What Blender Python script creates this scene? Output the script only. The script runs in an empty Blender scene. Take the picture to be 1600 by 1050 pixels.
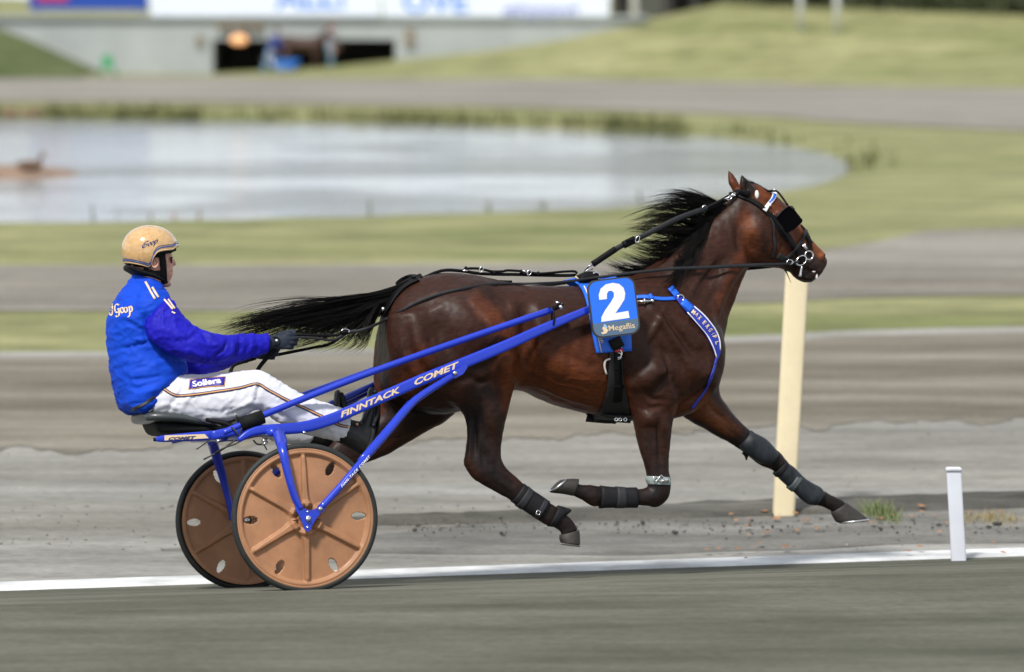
import bpy, math, random
import numpy as np
from mathutils import Vector, Matrix, noise as mnoise
from mathutils.bvhtree import BVHTree
R = math.radians
random.seed(7); rng = np.random.default_rng(7)
scene = bpy.context.scene
# ------------------------------------------------------------------ camera
FPX = 6000.0                      # focal length in photo pixels (1600 wide)
CAMLOC = np.array([0.0, 0.0, 2.82]); PITCH = math.atan(534/FPX)
cam = bpy.data.objects.new('camera', bpy.data.cameras.new('camera')); scene.collection.objects.link(cam)
cam.location = CAMLOC; cam.rotation_euler = (math.pi/2-PITCH, 0, 0)
cam.data.sensor_width = 36; cam.data.lens = FPX*36/1600
cam.data.clip_start = 0.5; cam.data.clip_end = 5000
cam.data.dof.use_dof = True; cam.data.dof.focus_distance = 18.85; cam.data.dof.aperture_fstop = 1.7
scene.camera = cam
# ------------------------------------------------------------------ world and sun
SUN_EL, SUN_AZ = R(52), R(205)    # azimuth clockwise from +Y: behind the camera, to its left
w = bpy.data.worlds.new('World'); scene.world = w; w.use_nodes = True
nt = w.node_tree; nt.nodes.clear()
out = nt.nodes.new('ShaderNodeOutputWorld'); bg = nt.nodes.new('ShaderNodeBackground')
sky = nt.nodes.new('ShaderNodeTexSky'); sky.sky_type = 'NISHITA'; sky.sun_disc = False
sky.sun_elevation = SUN_EL; sky.sun_rotation = SUN_AZ; sky.dust_density = 2.0
tc = nt.nodes.new('ShaderNodeTexCoord'); mp = nt.nodes.new('ShaderNodeMapping'); mp.inputs['Scale'].default_value = (1.6, 1.6, 6)
nz = nt.nodes.new('ShaderNodeTexNoise'); nz.inputs['Scale'].default_value = 2.2; nz.inputs['Detail'].default_value = 7; nz.inputs['Roughness'].default_value = .58
cr = nt.nodes.new('ShaderNodeValToRGB'); cr.color_ramp.elements[0].position = .41; cr.color_ramp.elements[1].position = .58
cr.color_ramp.elements[0].color = (3.6, 3.9, 4.4, 1); cr.color_ramp.elements[1].color = (13.2, 13.9, 14.9, 1)
mx = nt.nodes.new('ShaderNodeMix'); mx.data_type = 'RGBA'; mx.inputs['Factor'].default_value = .82
nt.links.new(tc.outputs['Generated'], mp.inputs['Vector']); nt.links.new(mp.outputs[0], nz.inputs['Vector'])
nt.links.new(nz.outputs['Fac'], cr.inputs[0]); nt.links.new(sky.outputs[0], mx.inputs[6]); nt.links.new(cr.outputs[0], mx.inputs[7])
sx = nt.nodes.new('ShaderNodeSeparateXYZ'); gr = nt.nodes.new('ShaderNodeMapRange'); gr.inputs['From Min'].default_value = .0; gr.inputs['From Max'].default_value = .45
gr.inputs['To Min'].default_value = 1.55; gr.inputs['To Max'].default_value = .95; gs = nt.nodes.new('ShaderNodeVectorMath'); gs.operation = 'SCALE'
nt.links.new(tc.outputs['Generated'], sx.inputs[0]); nt.links.new(sx.outputs['Z'], gr.inputs[0]); nt.links.new(mx.outputs[2], gs.inputs[0]); nt.links.new(gr.outputs[0], gs.inputs['Scale'])
nt.links.new(gs.outputs[0], bg.inputs[0]); bg.inputs[1].default_value = .068; nt.links.new(bg.outputs[0], out.inputs[0])
sl = bpy.data.lights.new('sun', 'SUN'); sl.energy = 3.7; sl.angle = R(7); sl.color = (1, .96, .9)
so = bpy.data.objects.new('sun', sl); scene.collection.objects.link(so)
so.rotation_euler = (math.pi/2-SUN_EL, 0, math.pi-SUN_AZ)
so.location = (0, 0, 30)
scene.view_settings.view_transform = 'Standard'; scene.view_settings.look = 'None'
scene.view_settings.exposure = 0.24; scene.view_settings.gamma = 1
scene.render.engine = 'CYCLES'; scene.cycles.use_denoising = True
scene.cycles.max_bounces = 6; scene.cycles.transparent_max_bounces = 8
# ------------------------------------------------------------------ frames
cp, sp_ = math.cos(PITCH), math.sin(PITCH)
def wray(px, py):
    x = (px-800)/FPX; u = (525-py)/FPX
    return np.array([x, cp+u*sp_, -sp_+u*cp])
def wpt(px, py, Y):                       # point on the photo ray at world depth Y
    d = wray(px, py); return CAMLOC + d*(Y/d[1])
YAW, TILT = R(16), R(8)
RR = np.array((Matrix.Rotation(YAW, 3, 'Z') @ Matrix.Rotation(-TILT, 3, 'X')))
RO = wpt(476, 927, 18.07) - RR @ np.array([0, -.7, 0])
CL = RR.T @ (CAMLOC-RO)                   # camera in rig space
RIG = Matrix.Translation(Vector(RO)) @ Matrix(RR.tolist()).to_4x4()
def lray(px, py): return RR.T @ wray(px, py)
def P(px, py, y=0.0):                     # point in the rig's own space, in its plane at depth y
    d = lray(px, py); return CL + d*((y-CL[1])/d[1])
def topx(p):                              # rig-space points -> photo pixels
    p = np.atleast_2d(p); q = p @ RR.T + RO - CAMLOC
    f = q[:, 1]*cp - q[:, 2]*sp_; u = q[:, 1]*sp_ + q[:, 2]*cp
    return np.stack([800+FPX*q[:, 0]/f, 525-FPX*u/f], 1)
# ------------------------------------------------------------------ objects
def meta(o, label=None, cat=None, group=None, kind=None):
    if label: o['label'] = label
    if cat: o['category'] = cat
    if group: o['group'] = group
    if kind: o['kind'] = kind
    return o
def mk(name, V, F, mat, parent=None, smooth=True, attr=None):
    me = bpy.data.meshes.new(name)
    V = np.asarray(V, float)
    if parent is not None and 'base' in parent: V = V - np.array(parent['base'])
    me.from_pydata(V.tolist(), [], [list(map(int, f)) for f in F]); me.update()
    if smooth: me.polygons.foreach_set('use_smooth', [True]*len(me.polygons))
    if mat:
        for m in (mat if isinstance(mat, (list, tuple)) else [mat]): me.materials.append(m)
    if attr:
        for k, a in attr.items():
            ca = me.color_attributes.new(k, 'FLOAT_COLOR', 'POINT')
            a = np.asarray(a); a = np.concatenate([a, np.ones((len(a), 1))], 1) if a.shape[1] == 3 else a
            ca.data.foreach_set('color', a.astype(np.float32).ravel())
    o = bpy.data.objects.new(name, me); scene.collection.objects.link(o)
    if parent is not None:
        o.parent = parent
        if 'base' in parent: pass
    return o
BASES = {}
def root(name, base, label, cat, group=None, rig=True):
    o = bpy.data.objects.new(name, None); scene.collection.objects.link(o); o.empty_display_size = .2
    o.matrix_world = (RIG @ Matrix.Translation(Vector(base))) if rig else Matrix.Translation(Vector(base))
    BASES[o.name] = np.array(base, float)
    return meta(o, label, cat, group)
def part(name, VF, mat, parent, smooth=True, attr=None, label=None):
    top = parent
    while top.parent: top = top.parent
    V = np.asarray(VF[0], float) - BASES[top.name]
    o = mk(name, V, VF[1], mat, parent, smooth, attr)
    if label: o['label'] = label
    return o
# ------------------------------------------------------------------ materials
def mat(name, col, rough=.6, metal=0, coat=0, spec=.5, noise_amt=.12, nscale=18, bump=0, bscale=60, bdist=.003, attr=None, sheen=0, stretch=None):
    m = bpy.data.materials.new(name); m.use_nodes = True; n = m.node_tree; b = n.nodes['Principled BSDF']
    b.inputs['Roughness'].default_value = rough; b.inputs['Metallic'].default_value = metal
    b.inputs['Specular IOR Level'].default_value = spec
    b.inputs['Coat Weight'].default_value = coat; b.inputs['Coat Roughness'].default_value = .12
    b.inputs['Sheen Weight'].default_value = sheen
    tc = n.nodes.new('ShaderNodeTexCoord'); mp = n.nodes.new('ShaderNodeMapping')
    n.links.new(tc.outputs['Object'], mp.inputs[0])
    if stretch: mp.inputs['Scale'].default_value = stretch
    if attr:
        src = n.nodes.new('ShaderNodeAttribute'); src.attribute_name = attr; srco = src.outputs['Color']
    else:
        src = n.nodes.new('ShaderNodeRGB'); src.outputs[0].default_value = (*col, 1); srco = src.outputs[0]
    if noise_amt:
        z = n.nodes.new('ShaderNodeTexNoise'); z.inputs['Scale'].default_value = nscale; z.inputs['Detail'].default_value = 6
        z.inputs['Roughness'].default_value = .6
        n.links.new(mp.outputs[0], z.inputs['Vector'])
        mr = n.nodes.new('ShaderNodeMapRange'); mr.inputs['From Min'].default_value = .3; mr.inputs['From Max'].default_value = .7
        mr.inputs['To Min'].default_value = 1-noise_amt; mr.inputs['To Max'].default_value = 1+noise_amt
        n.links.new(z.outputs['Fac'], mr.inputs['Value'])
        vm = n.nodes.new('ShaderNodeVectorMath'); vm.operation = 'SCALE'
        n.links.new(srco, vm.inputs[0]); n.links.new(mr.outputs[0], vm.inputs['Scale']); n.links.new(vm.outputs[0], b.inputs['Base Color'])
        rr = n.nodes.new('ShaderNodeMapRange'); rr.inputs['To Min'].default_value = max(0, rough-.08); rr.inputs['To Max'].default_value = min(1, rough+.08)
        n.links.new(z.outputs['Fac'], rr.inputs['Value']); n.links.new(rr.outputs[0], b.inputs['Roughness'])
    else: n.links.new(srco, b.inputs['Base Color'])
    if bump:
        z2 = n.nodes.new('ShaderNodeTexNoise'); z2.inputs['Scale'].default_value = bscale; z2.inputs['Detail'].default_value = 5
        n.links.new(mp.outputs[0], z2.inputs['Vector'])
        bp = n.nodes.new('ShaderNodeBump'); bp.inputs['Strength'].default_value = bump; bp.inputs['Distance'].default_value = bdist
        n.links.new(z2.outputs['Fac'], bp.inputs['Height']); n.links.new(bp.outputs[0], b.inputs['Normal'])
    return m
def srgb(r, g, b):
    f = lambda c: (c/255/12.92) if c/255 <= .04045 else ((c/255+.055)/1.055)**2.4
    return (f(r), f(g), f(b))
# ------------------------------------------------------------------ geometry
def cat(*parts):
    V = []; F = []; n = 0
    for v, f in parts:
        v = np.asarray(v, float)
        if len(v) == 0: continue
        V.append(v); F += [[i+n for i in q] for q in f]; n += len(v)
    return np.concatenate(V), F
def crom(A, sub):
    A = np.asarray(A, float); n = len(A)
    if n == 2: return np.array([A[0]+(A[1]-A[0])*t for t in np.linspace(0, 1, sub+1)])
    o = []
    for i in range(n-1):
        p0 = A[i-1] if i else 2*A[0]-A[1]; p1 = A[i]; p2 = A[i+1]; p3 = A[i+2] if i+2 < n else 2*A[-1]-A[-2]
        for k in range(sub):
            t = k/sub
            o.append(.5*((2*p1)+(-p0+p2)*t+(2*p0-5*p1+4*p2-p3)*t*t+(-p0+3*p1-3*p2+p3)*t**3))
    o.append(A[-1]); return np.array(o)
def rings(Rg, closed=False, cap=True):
    m = len(Rg); n = len(Rg[0]); V = np.concatenate(Rg); F = []
    for i in range(m if closed else m-1):
        j = (i+1) % m
        for k in range(n):
            F.append([i*n+k, i*n+(k+1) % n, j*n+(k+1) % n, j*n+k])
    if cap and not closed:
        V = np.concatenate([V, [Rg[0].mean(0)], [Rg[-1].mean(0)]]); a = m*n; b = a+1
        for k in range(n):
            F.append([a, (k+1) % n, k]); F.append([b, (m-1)*n+k, (m-1)*n+(k+1) % n])
    return V, F
def loft(st, n=24, sub=5, pw=2.0, grow=0.0, raw=False):
    """stations (tx,ty,bx,by,yc,half width): photo pixels of the two silhouette edges at rig depth yc"""
    A = []
    for s in st:
        if raw: a, b, yc, hw = np.array(s[0]), np.array(s[1]), None, s[2]
        else: a = P(s[0], s[1], s[4]); b = P(s[2], s[3], s[4]); hw = s[5]
        A.append(np.concatenate([a, b, [hw]]))
    A = crom(A, sub); Rg = []
    th = np.linspace(0, 2*math.pi, n, endpoint=False)
    c_, s_ = np.cos(th), np.sin(th)
    if pw != 2.0:
        c_ = np.sign(c_)*np.abs(c_)**(2/pw); s_ = np.sign(s_)*np.abs(s_)**(2/pw)
    for q in A:
        a, b, hw = q[:3], q[3:6], q[6]; c = (a+b)/2; u = (a-b)/2; L = np.linalg.norm(u)+1e-9; u = u*(1+grow/L)
        Rg.append(c+np.outer(c_, u)+np.outer(s_, [0, hw+grow, 0]))
    return rings(Rg)
def tube(pts, r, n=10, sub=4, flat=None, cap=True, smooth=True):
    """pts 3D; r scalar or list; flat=(w,h) half sizes with h along rig z-ish"""
    pts = [np.asarray(p, float) for p in pts]; m = len(pts)
    rr = list(r) if hasattr(r, '__len__') else [r]*m
    A = np.array([np.concatenate([p, [q]]) for p, q in zip(pts, rr)])
    if smooth and m > 2: A = crom(A, sub)
    X = A[:, :3]; T = np.gradient(X, axis=0); T /= np.linalg.norm(T, axis=1)[:, None]+1e-12
    ref = np.array([0, 1.0, 0]); 
    if abs(T[0] @ ref) > .9: ref = np.array([0, 0, 1.0])
    Rg = []; N = ref - T[0]*(ref @ T[0]); N /= np.linalg.norm(N)
    th = np.linspace(0, 2*math.pi, n, endpoint=False)
    for x, t, q in zip(X, T, A[:, 3]):
        N = N - t*(N @ t); N /= np.linalg.norm(N)+1e-12; B = np.cross(t, N)
        if flat: Rg.append(x+np.outer(np.sign(np.cos(th))*np.abs(np.cos(th))**.6*flat[0]*q, N)+np.outer(np.sign(np.sin(th))*np.abs(np.sin(th))**.6*flat[1]*q, B))
        else: Rg.append(x+q*(np.outer(np.cos(th), N)+np.outer(np.sin(th), B)))
    return rings(Rg, cap=cap)
def ptube(pp, r, **k):                    # pixels (px,py,y)
    return tube([P(*p) for p in pp], r, **k)
def box(c, s, rot=None, bev=0):
    c = np.array(c, float); s = np.array(s, float)/2
    if bev:
        V = []
        import itertools
        b = min(bev, min(s)*.9)
        pts = []
        for sx in (-1, 1):
            for sy in (-1, 1):
                for sz in (-1, 1):
                    pts += [(sx*s[0], sy*(s[1]-b), sz*(s[2]-b)), (sx*(s[0]-b), sy*s[1], sz*(s[2]-b)), (sx*(s[0]-b), sy*(s[1]-b), sz*s[2])]
        import bmesh
        bm = bmesh.new()
        for p in pts: bm.verts.new(p)
        bmesh.ops.convex_hull(bm, input=bm.verts); bm.verts.index_update()
        V = np.array([v.co[:] for v in bm.verts]); F = [[v.index for v in f.verts] for f in bm.faces]; bm.free()
    else:
        V = np.array([[x, y, z] for x in (-1, 1) for y in (-1, 1) for z in (-1, 1)])*s
        F = [[0, 1, 3, 2], [4, 6, 7, 5], [0, 4, 5, 1], [2, 3, 7, 6], [0, 2, 6, 4], [1, 5, 7, 3]]
    if rot is not None: V = V @ np.array(rot).T
    return V+c, F
def ball(c, r, n=12, sc=(1, 1, 1), rot=None):
    Rg = []
    for i in range(1, n):
        a = math.pi*i/n; th = np.linspace(0, 2*math.pi, 2*n, endpoint=False)
        Rg.append(np.stack([np.sin(a)*np.cos(th), np.sin(a)*np.sin(th), np.full(2*n, np.cos(a))], 1))
    V, F = rings(Rg, cap=True); V[-2] = (0, 0, 1); V[-1] = (0, 0, -1)
    V = V*np.array(sc)*r
    if rot is not None: V = V @ np.array(rot).T
    return V+np.array(c), F
def disc_cyl(c, r, y0, y1, n=24, axis=1):  # cylinder along rig y
    th = np.linspace(0, 2*math.pi, n, endpoint=False); Rg = []
    for y in (y0, y1):
        Rg.append(np.stack([c[0]+r*np.cos(th), np.full(n, y), c[2]+r*np.sin(th)], 1))
    return rings(Rg)
def torus(c, R0, r, u, v, n=24, m=8, squash=1):
    c, u, v = map(np.array, (c, u, v)); u = u/np.linalg.norm(u); v = v/np.linalg.norm(v); w_ = np.cross(u, v); Rg = []
    th = np.linspace(0, 2*math.pi, m, endpoint=False)
    for a in np.linspace(0, 2*math.pi, n, endpoint=False):
        d = u*math.cos(a)+v*math.sin(a)*squash
        Rg.append(c+d*R0+r*(np.outer(np.cos(th), d)+np.outer(np.sin(th), w_)))
    return rings(Rg, closed=True)
def remesh(VF, voxel, it=3, masks=None, name='tmp'):
    o = mk(name, VF[0], VF[1], None)
    md = o.modifiers.new('r', 'REMESH'); md.mode = 'VOXEL'; md.voxel_size = voxel; md.adaptivity = 0
    dg = bpy.context.evaluated_depsgraph_get(); me = bpy.data.meshes.new_from_object(o.evaluated_get(dg))
    n = len(me.vertices); V = np.empty(n*3, np.float64); me.vertices.foreach_get('co', V); V = V.reshape(-1, 3)
    F = [list(p.vertices) for p in me.polygons]
    old = o.data; bpy.data.objects.remove(o); bpy.data.meshes.remove(old); bpy.data.meshes.remove(me)
    return smoothv(V, F, it, None), F
def edges_of(F):
    E = set()
    for f in F:
        for a, b in zip(f, f[1:]+f[:1]): E.add((a, b) if a < b else (b, a))
    return np.array(list(E))
def smoothv(V, F, it, wgt=None, E=None):
    E = edges_of(F) if E is None else E; n = len(V); deg = np.bincount(E.ravel(), minlength=n)[:, None].astype(float)
    deg[deg == 0] = 1
    for k in range(it):
        S = np.stack([np.bincount(E[:, 0], V[E[:, 1], c], n)+np.bincount(E[:, 1], V[E[:, 0], c], n) for c in range(3)], 1)/deg
        if wgt is None:
            V = V+(S-V)*.5
            S = np.stack([np.bincount(E[:, 0], V[E[:, 1], c], n)+np.bincount(E[:, 1], V[E[:, 0], c], n) for c in range(3)], 1)/deg
            V = V-(S-V)*.52
        else: V = V+(S-V)*.55*wgt[:, None]
    return V
def normals(V, F):
    A = np.array([f[:3] for f in F]); N0 = np.cross(V[A[:, 1]]-V[A[:, 0]], V[A[:, 2]]-V[A[:, 0]]); N = np.zeros_like(V)
    L = np.array([len(f) for f in F])
    for k in range(4):
        idx = np.array([f[k] if k < len(f) else f[0] for f in F])
        for c in range(3): N[:, c] += np.bincount(idx, N0[:, c], len(V))
    return N/(np.linalg.norm(N, axis=1)[:, None]+1e-12)
def seg_dist(Q, pts):
    pts = np.array(pts, float); D = np.full(len(Q), 1e9); Tt = np.zeros(len(Q))
    if len(pts) == 1: return np.linalg.norm(Q-pts[0], axis=1), Tt
    for i in range(len(pts)-1):
        a, b = pts[i], pts[i+1]; ab = b-a
        t = np.clip(((Q-a) @ ab)/(ab @ ab+1e-9), 0, 1); d = np.linalg.norm(Q-(a+t[:, None]*ab), axis=1)
        k = d < D; D[k] = d[k]; Tt[k] = (i+t[k])/(len(pts)-1)
    return D, Tt
def sculpt(V, F, strokes, side=-1, ymask=None):
    """strokes: (photo polyline, radius px, height m[, 'b' both sides]); moves vertices that face the camera side"""
    Q = topx(V); N = normals(V, F); tot = np.zeros(len(V))
    for s in strokes:
        D, T = seg_dist(Q, s[0]); f = np.clip(1-(D/s[1])**2, 0, 1)**2
        if len(s[0]) > 1: f = f*np.sin(np.pi*np.clip(T*.94+.03, 0, 1))**.8*1.1
        fy = np.clip(-N[:, 1]*1.4, 0, 1)
        if len(s) > 3 and s[3] == 'far': 
            f = f*(V[:, 1] > .05)
        elif ymask is not None: f = f*ymask(V)
        tot += f*fy*s[2]
    return V+N*tot[:, None]
def tree_of(V, F): return BVHTree.FromPolygons([tuple(v) for v in V], F)
def hit(tree, px, py):
    d = lray(px, py); d = d/np.linalg.norm(d)
    h = tree.ray_cast(Vector(CL), Vector(d))
    if h[0] is None: return None
    return np.array(h[0]), np.array(h[1])
def surf_grid(tree, rows, off=.004, thick=.004, fallback_y=None):
    """rows: list of lists of pixel points -> closed thin sheet lying on the surface"""
    m = len(rows); n = len(rows[0]); X = np.zeros((m, n, 3)); ok = np.zeros((m, n), bool); NN = np.zeros((m, n, 3))
    for i in range(m):
        for j in range(n):
            h = hit(tree, *rows[i][j])
            if h: X[i, j], NN[i, j] = h; ok[i, j] = True
    oi = np.argwhere(ok)
    for i in range(m):
        for j in range(n):
            if not ok[i, j]:
                if len(oi):
                    k = oi[np.argmin(((oi-[i, j])**2 @ [1, 1]))]; y = X[k[0], k[1]][1]+.012; NN[i, j] = NN[k[0], k[1]]
                else: y = fallback_y or 0
                if fallback_y is not None: y = fallback_y
                X[i, j] = P(*rows[i][j], y)
    NN /= np.linalg.norm(NN, axis=2)[:, :, None]+1e-9
    # smooth the normals along the strip
    for _ in range(2):
        M_ = NN.copy(); M_[1:] += NN[:-1]; M_[:-1] += NN[1:]; NN = M_/(np.linalg.norm(M_, axis=2)[:, :, None]+1e-9)
    O = X+NN*(off+thick); I = X+NN*(off-.001)
    V = np.concatenate([O.reshape(-1, 3), I.reshape(-1, 3)]); F = []; k = m*n
    for i in range(m-1):
        for j in range(n-1):
            a = i*n+j; F.append([a, a+1, a+n+1, a+n]); F.append([k+a, k+a+n, k+a+n+1, k+a+1])
    for i in range(m-1):
        for a, b in ((i*n, (i+1)*n), ((i+1)*n+n-1, i*n+n-1)): F.append([a, b, k+b, k+a])
    for j in range(n-1):
        for a, b in ((j+1, j), ((m-1)*n+j, (m-1)*n+j+1)): F.append([a, b, k+b, k+a])
    return V, F
def strap_px(path, wpx, sub=4):
    """pixel centreline + width -> rows of edge-to-edge pixels"""
    A = [list(p[:2])+[p[2] if len(p) > 2 else wpx] for p in path]; A = crom(A, sub)
    T = np.gradient(A[:, :2], axis=0); T /= np.linalg.norm(T, axis=1)[:, None]+1e-9; Nn = np.stack([-T[:, 1], T[:, 0]], 1)
    return [[tuple(a[:2]+n*a[2]*k/2) for k in (-1, -.5, 0, .5, 1)] for a, n in zip(A, Nn)]
def strap(tree, path, wpx, off=.003, thick=.004, sub=4, **k): return surf_grid(tree, strap_px(path, wpx, sub), off, thick, **k)
def pairs(tree, prs, off=.004, thick=.005, sub=4, n=9, **k):
    A = crom([list(a)+list(b) for a, b in prs], sub)
    return surf_grid(tree, [[tuple(q[:2]*(1-t)+q[2:]*t) for t in np.linspace(0, 1, n)] for q in A], off, thick, **k)
def mirror(VF): V = np.array(VF[0]); V[:, 1] *= -1; return V, [f[::-1] for f in VF[1]]
def text2d(s, size=1, bold=0, shear=0, sp=1.0):
    cu = bpy.data.curves.new('t', 'FONT'); cu.body = s; cu.size = size; cu.offset = bold; cu.shear = shear; cu.align_x = 'LEFT'; cu.space_character = sp
    cu.resolution_u = 3
    o = bpy.data.objects.new('t', cu); scene.collection.objects.link(o)
    dg = bpy.context.evaluated_depsgraph_get(); me = bpy.data.meshes.new_from_object(o.evaluated_get(dg))
    V = np.array([v.co[:2] for v in me.vertices]); F = [list(p.vertices) for p in me.polygons]
    bpy.data.objects.remove(o); bpy.data.curves.remove(cu); bpy.data.meshes.remove(me)
    return V, F
def subdiv(V, F, L):
    V = [tuple(v) for v in V]; F = [list(f) for f in F]
    T = []
    for f in F:
        for i in range(1, len(f)-1): T.append([f[0], f[i], f[i+1]])
    for _ in range(5):
        mid = {}; N = []; done = True
        def md(a, b):
            k = (min(a, b), max(a, b))
            if np.hypot(V[a][0]-V[b][0], V[a][1]-V[b][1]) <= L: return None
            if k not in mid: V.append(tuple((np.array(V[a])+np.array(V[b]))/2)); mid[k] = len(V)-1
            return mid[k]
        for a, b, c in T:
            m = [md(a, b), md(b, c), md(c, a)]
            if m == [None]*3: N.append([a, b, c]); continue
            done = False
            x, y, z = m
            if x is not None and y is not None and z is not None: N += [[a, x, z], [x, b, y], [z, y, c], [x, y, z]]
            elif x is not None and y is not None: N += [[x, b, y], [a, x, y], [a, y, c]]
            elif y is not None and z is not None: N += [[z, y, c], [a, b, y], [a, y, z]]
            elif x is not None and z is not None: N += [[a, x, z], [x, b, c], [x, c, z]]
            elif x is not None: N += [[a, x, c], [x, b, c]]
            elif y is not None: N += [[a, b, y], [a, y, c]]
            else: N += [[a, b, z], [z, b, c]]
        T = N
        if done: break
    return np.array(V), T
def decal(tree, V2, F, off=.003, L=4, fy=0.0):
    V2, F = subdiv(V2, F, L); X = []
    last = None
    for p in V2:
        h = hit(tree, *p)
        if h: X.append(h[0]+h[1]*off if h[1][1] < 0 else h[0]-h[1]*off); last = X[-1][1]
        else: X.append(P(*p, last if last is not None else fy))
    return np.array(X), F
def fit_text(s, p0, p1, h, bold=0, shear=0, sp=1.0, vdir=None):
    """text whose baseline runs from pixel p0 to p1, cap height h px"""
    V, F = text2d(s, 1, bold, shear, sp); V = V-np.array([V[:, 0].min(), 0]); V[:, 0] /= V[:, 0].max(); V[:, 1] /= .72
    p0, p1 = np.array(p0, float), np.array(p1, float); d = p1-p0; u = np.array([d[1], -d[0]])/np.linalg.norm(d)*h if vdir is None else np.array(vdir)
    return p0+np.outer(V[:, 0], d)+np.outer(V[:, 1], u), F
def pen(strokes, w0, ang, org, ux, uy, thin=.18):
    """calligraphic letters: strokes are polylines in a unit space, drawn with a slanted nib"""
    V = []; F = []
    nb = np.array([math.cos(ang), math.sin(ang)])*w0/2
    for s in strokes:
        A = crom(s, 6) if len(s) > 2 else crom(s, 3); T = np.gradient(A, axis=0); T /= np.linalg.norm(T, axis=1)[:, None]+1e-9
        b = len(V)
        for p, t in zip(A, T):
            n = np.array([-t[1], t[0]])*w0*thin/2; d = nb if nb @ np.array([-t[1], t[0]]) > 0 else -nb
            V += [p+d+n, p-d-n]
        for i in range(len(A)-1): F.append([b+2*i, b+2*i+1, b+2*i+3, b+2*i+2])
    V = np.array(V); org, ux, uy = np.array(org, float), np.array(ux, float), np.array(uy, float)
    return org+np.outer(V[:, 0], ux)+np.outer(V[:, 1], uy), F
def flatx(V2, y): return np.array([P(a, b, y) for a, b in V2])

def wrinkle(V, F, amp, sc, axis=(1, 1, 1), seed=0, thr=.0):
    """cloth creases: thin ridges from folded noise"""
    N = normals(V, F); a = np.array(axis); o = []
    for v in V:
        p = Vector(v*a*sc)+Vector((seed, 0, 0)); q = p+Vector((mnoise.noise(p*.6), mnoise.noise(p*.6+Vector((7, 0, 0))), 0))*1.1
        r = 1-abs(mnoise.noise(q))*2.6; r2 = 1-abs(mnoise.noise(q*2.1+Vector((3, 3, 3))))*2.8
        o.append(max(r, 0)**2+.4*max(r2, 0)**2-.35)
    return V+N*(np.array(o)*amp)[:, None]
# ================================================================== THE SETTING
LA = np.array([-2.56, 19.84]); LD = np.array([5.37, 1.22]); LD = LD/np.linalg.norm(LD); LN = np.array([-LD[1], LD[0]])
SN = float((wpt(476, 927, 18.07)[:2]-LA) @ LN); SF = SN+1.386
def G(X, Y):
    s = (X-LA[0])*LN[0]+(Y-LA[1])*LN[1]; t = .5; tn = 1.0
    z = np.where(s < SN-.3, .042+.14*tn*(1-np.exp(np.minimum(s-SN+.3, 0)/tn)), np.where(s < SF+.1, -.14*(s-SN), -.14*(SF+.1-SN)-.14*t*(1-np.exp(-np.maximum(s-SF-.1, 0)/t))))
    return z
ZF = float(G(0.0, 60.0)); ZW = ZF-.16
def gp(px, py, z=None):
    d = wray(px, py); zz = ZF if z is None else z
    for _ in range(30):
        t = (zz-CAMLOC[2])/d[2]; p = CAMLOC+d*t
        if z is not None: break
        zz = float(G(p[0], p[1]))
    return p
def dirt_mat(name, c1, c2, c3, scale=1.0, rough=.95, sx=.25):
    m = bpy.data.materials.new(name); m.use_nodes = True; n = m.node_tree; b = n.nodes['Principled BSDF']; L = n.links.new
    b.inputs['Roughness'].default_value = rough; b.inputs['Specular IOR Level'].default_value = .25
    g = n.nodes.new('ShaderNodeNewGeometry')
    def noise(sc, st, det=5, ro=.6):
        mp = n.nodes.new('ShaderNodeMapping'); mp.inputs['Scale'].default_value = st; mp.inputs['Rotation'].default_value = (0, 0, R(-12))
        z = n.nodes.new('ShaderNodeTexNoise'); z.inputs['Scale'].default_value = sc; z.inputs['Detail'].default_value = det; z.inputs['Roughness'].default_value = ro
        L(g.outputs['Position'], mp.inputs[0]); L(mp.outputs[0], z.inputs['Vector']); return z.outputs['Fac']
    def ramp(f, a, ca, b_, cb):
        r = n.nodes.new('ShaderNodeValToRGB'); r.color_ramp.elements[0].position = a; r.color_ramp.elements[1].position = b_
        r.color_ramp.elements[0].color = (*ca, 1); r.color_ramp.elements[1].color = (*cb, 1); L(f, r.inputs[0]); return r.outputs[0]
    def mix(f, a, b_, mode='MIX', fac=None):
        x = n.nodes.new('ShaderNodeMix'); x.data_type = 'RGBA'; x.blend_type = mode
        if f is not None: L(f, x.inputs[0])
        else: x.inputs[0].default_value = fac
        L(a, x.inputs[6]); L(b_, x.inputs[7]); return x.outputs[2]
    big = noise(.9*scale, (sx, 1.2, 1)); mid = noise(3.2*scale, (max(sx*1.6, .22), .8, 1), 7, .68); fine = noise(38*scale, (.6, 1, 1), 8, .75)
    base = ramp(big, .35, c1, .65, c2)
    r2 = ramp(mid, .35, (.66, .655, .64), .68, (1.2, 1.2, 1.2)); r3 = ramp(fine, .3, (.72, .72, .72), .7, (1.2, 1.2, 1.2))
    c = mix(None, base, r2, 'MULTIPLY', 1.0); c = mix(None, c, r3, 'MULTIPLY', 1.0)
    sp = noise(9*scale, (1, 1, 1), 4, .7); rs = ramp(sp, .62, (0, 0, 0), .70, (1, 1, 1))
    rgb = n.nodes.new('ShaderNodeRGB'); rgb.outputs[0].default_value = (*c3, 1)
    x = n.nodes.new('ShaderNodeMath'); x.operation = 'MULTIPLY'; x.inputs[1].default_value = .22; L(rs, x.inputs[0])
    c = mix(x.outputs[0], c, rgb.outputs[0]); L(c, b.inputs['Base Color'])
    bp = n.nodes.new('ShaderNodeBump'); bp.inputs['Strength'].default_value = .9; bp.inputs['Distance'].default_value = .02
    ad = n.nodes.new('ShaderNodeMath'); ad.operation = 'ADD'; L(fine, ad.inputs[0]); L(mid, ad.inputs[1]); L(ad.outputs[0], bp.inputs['Height']); L(bp.outputs[0], b.inputs['Normal'])
    return m
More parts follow.
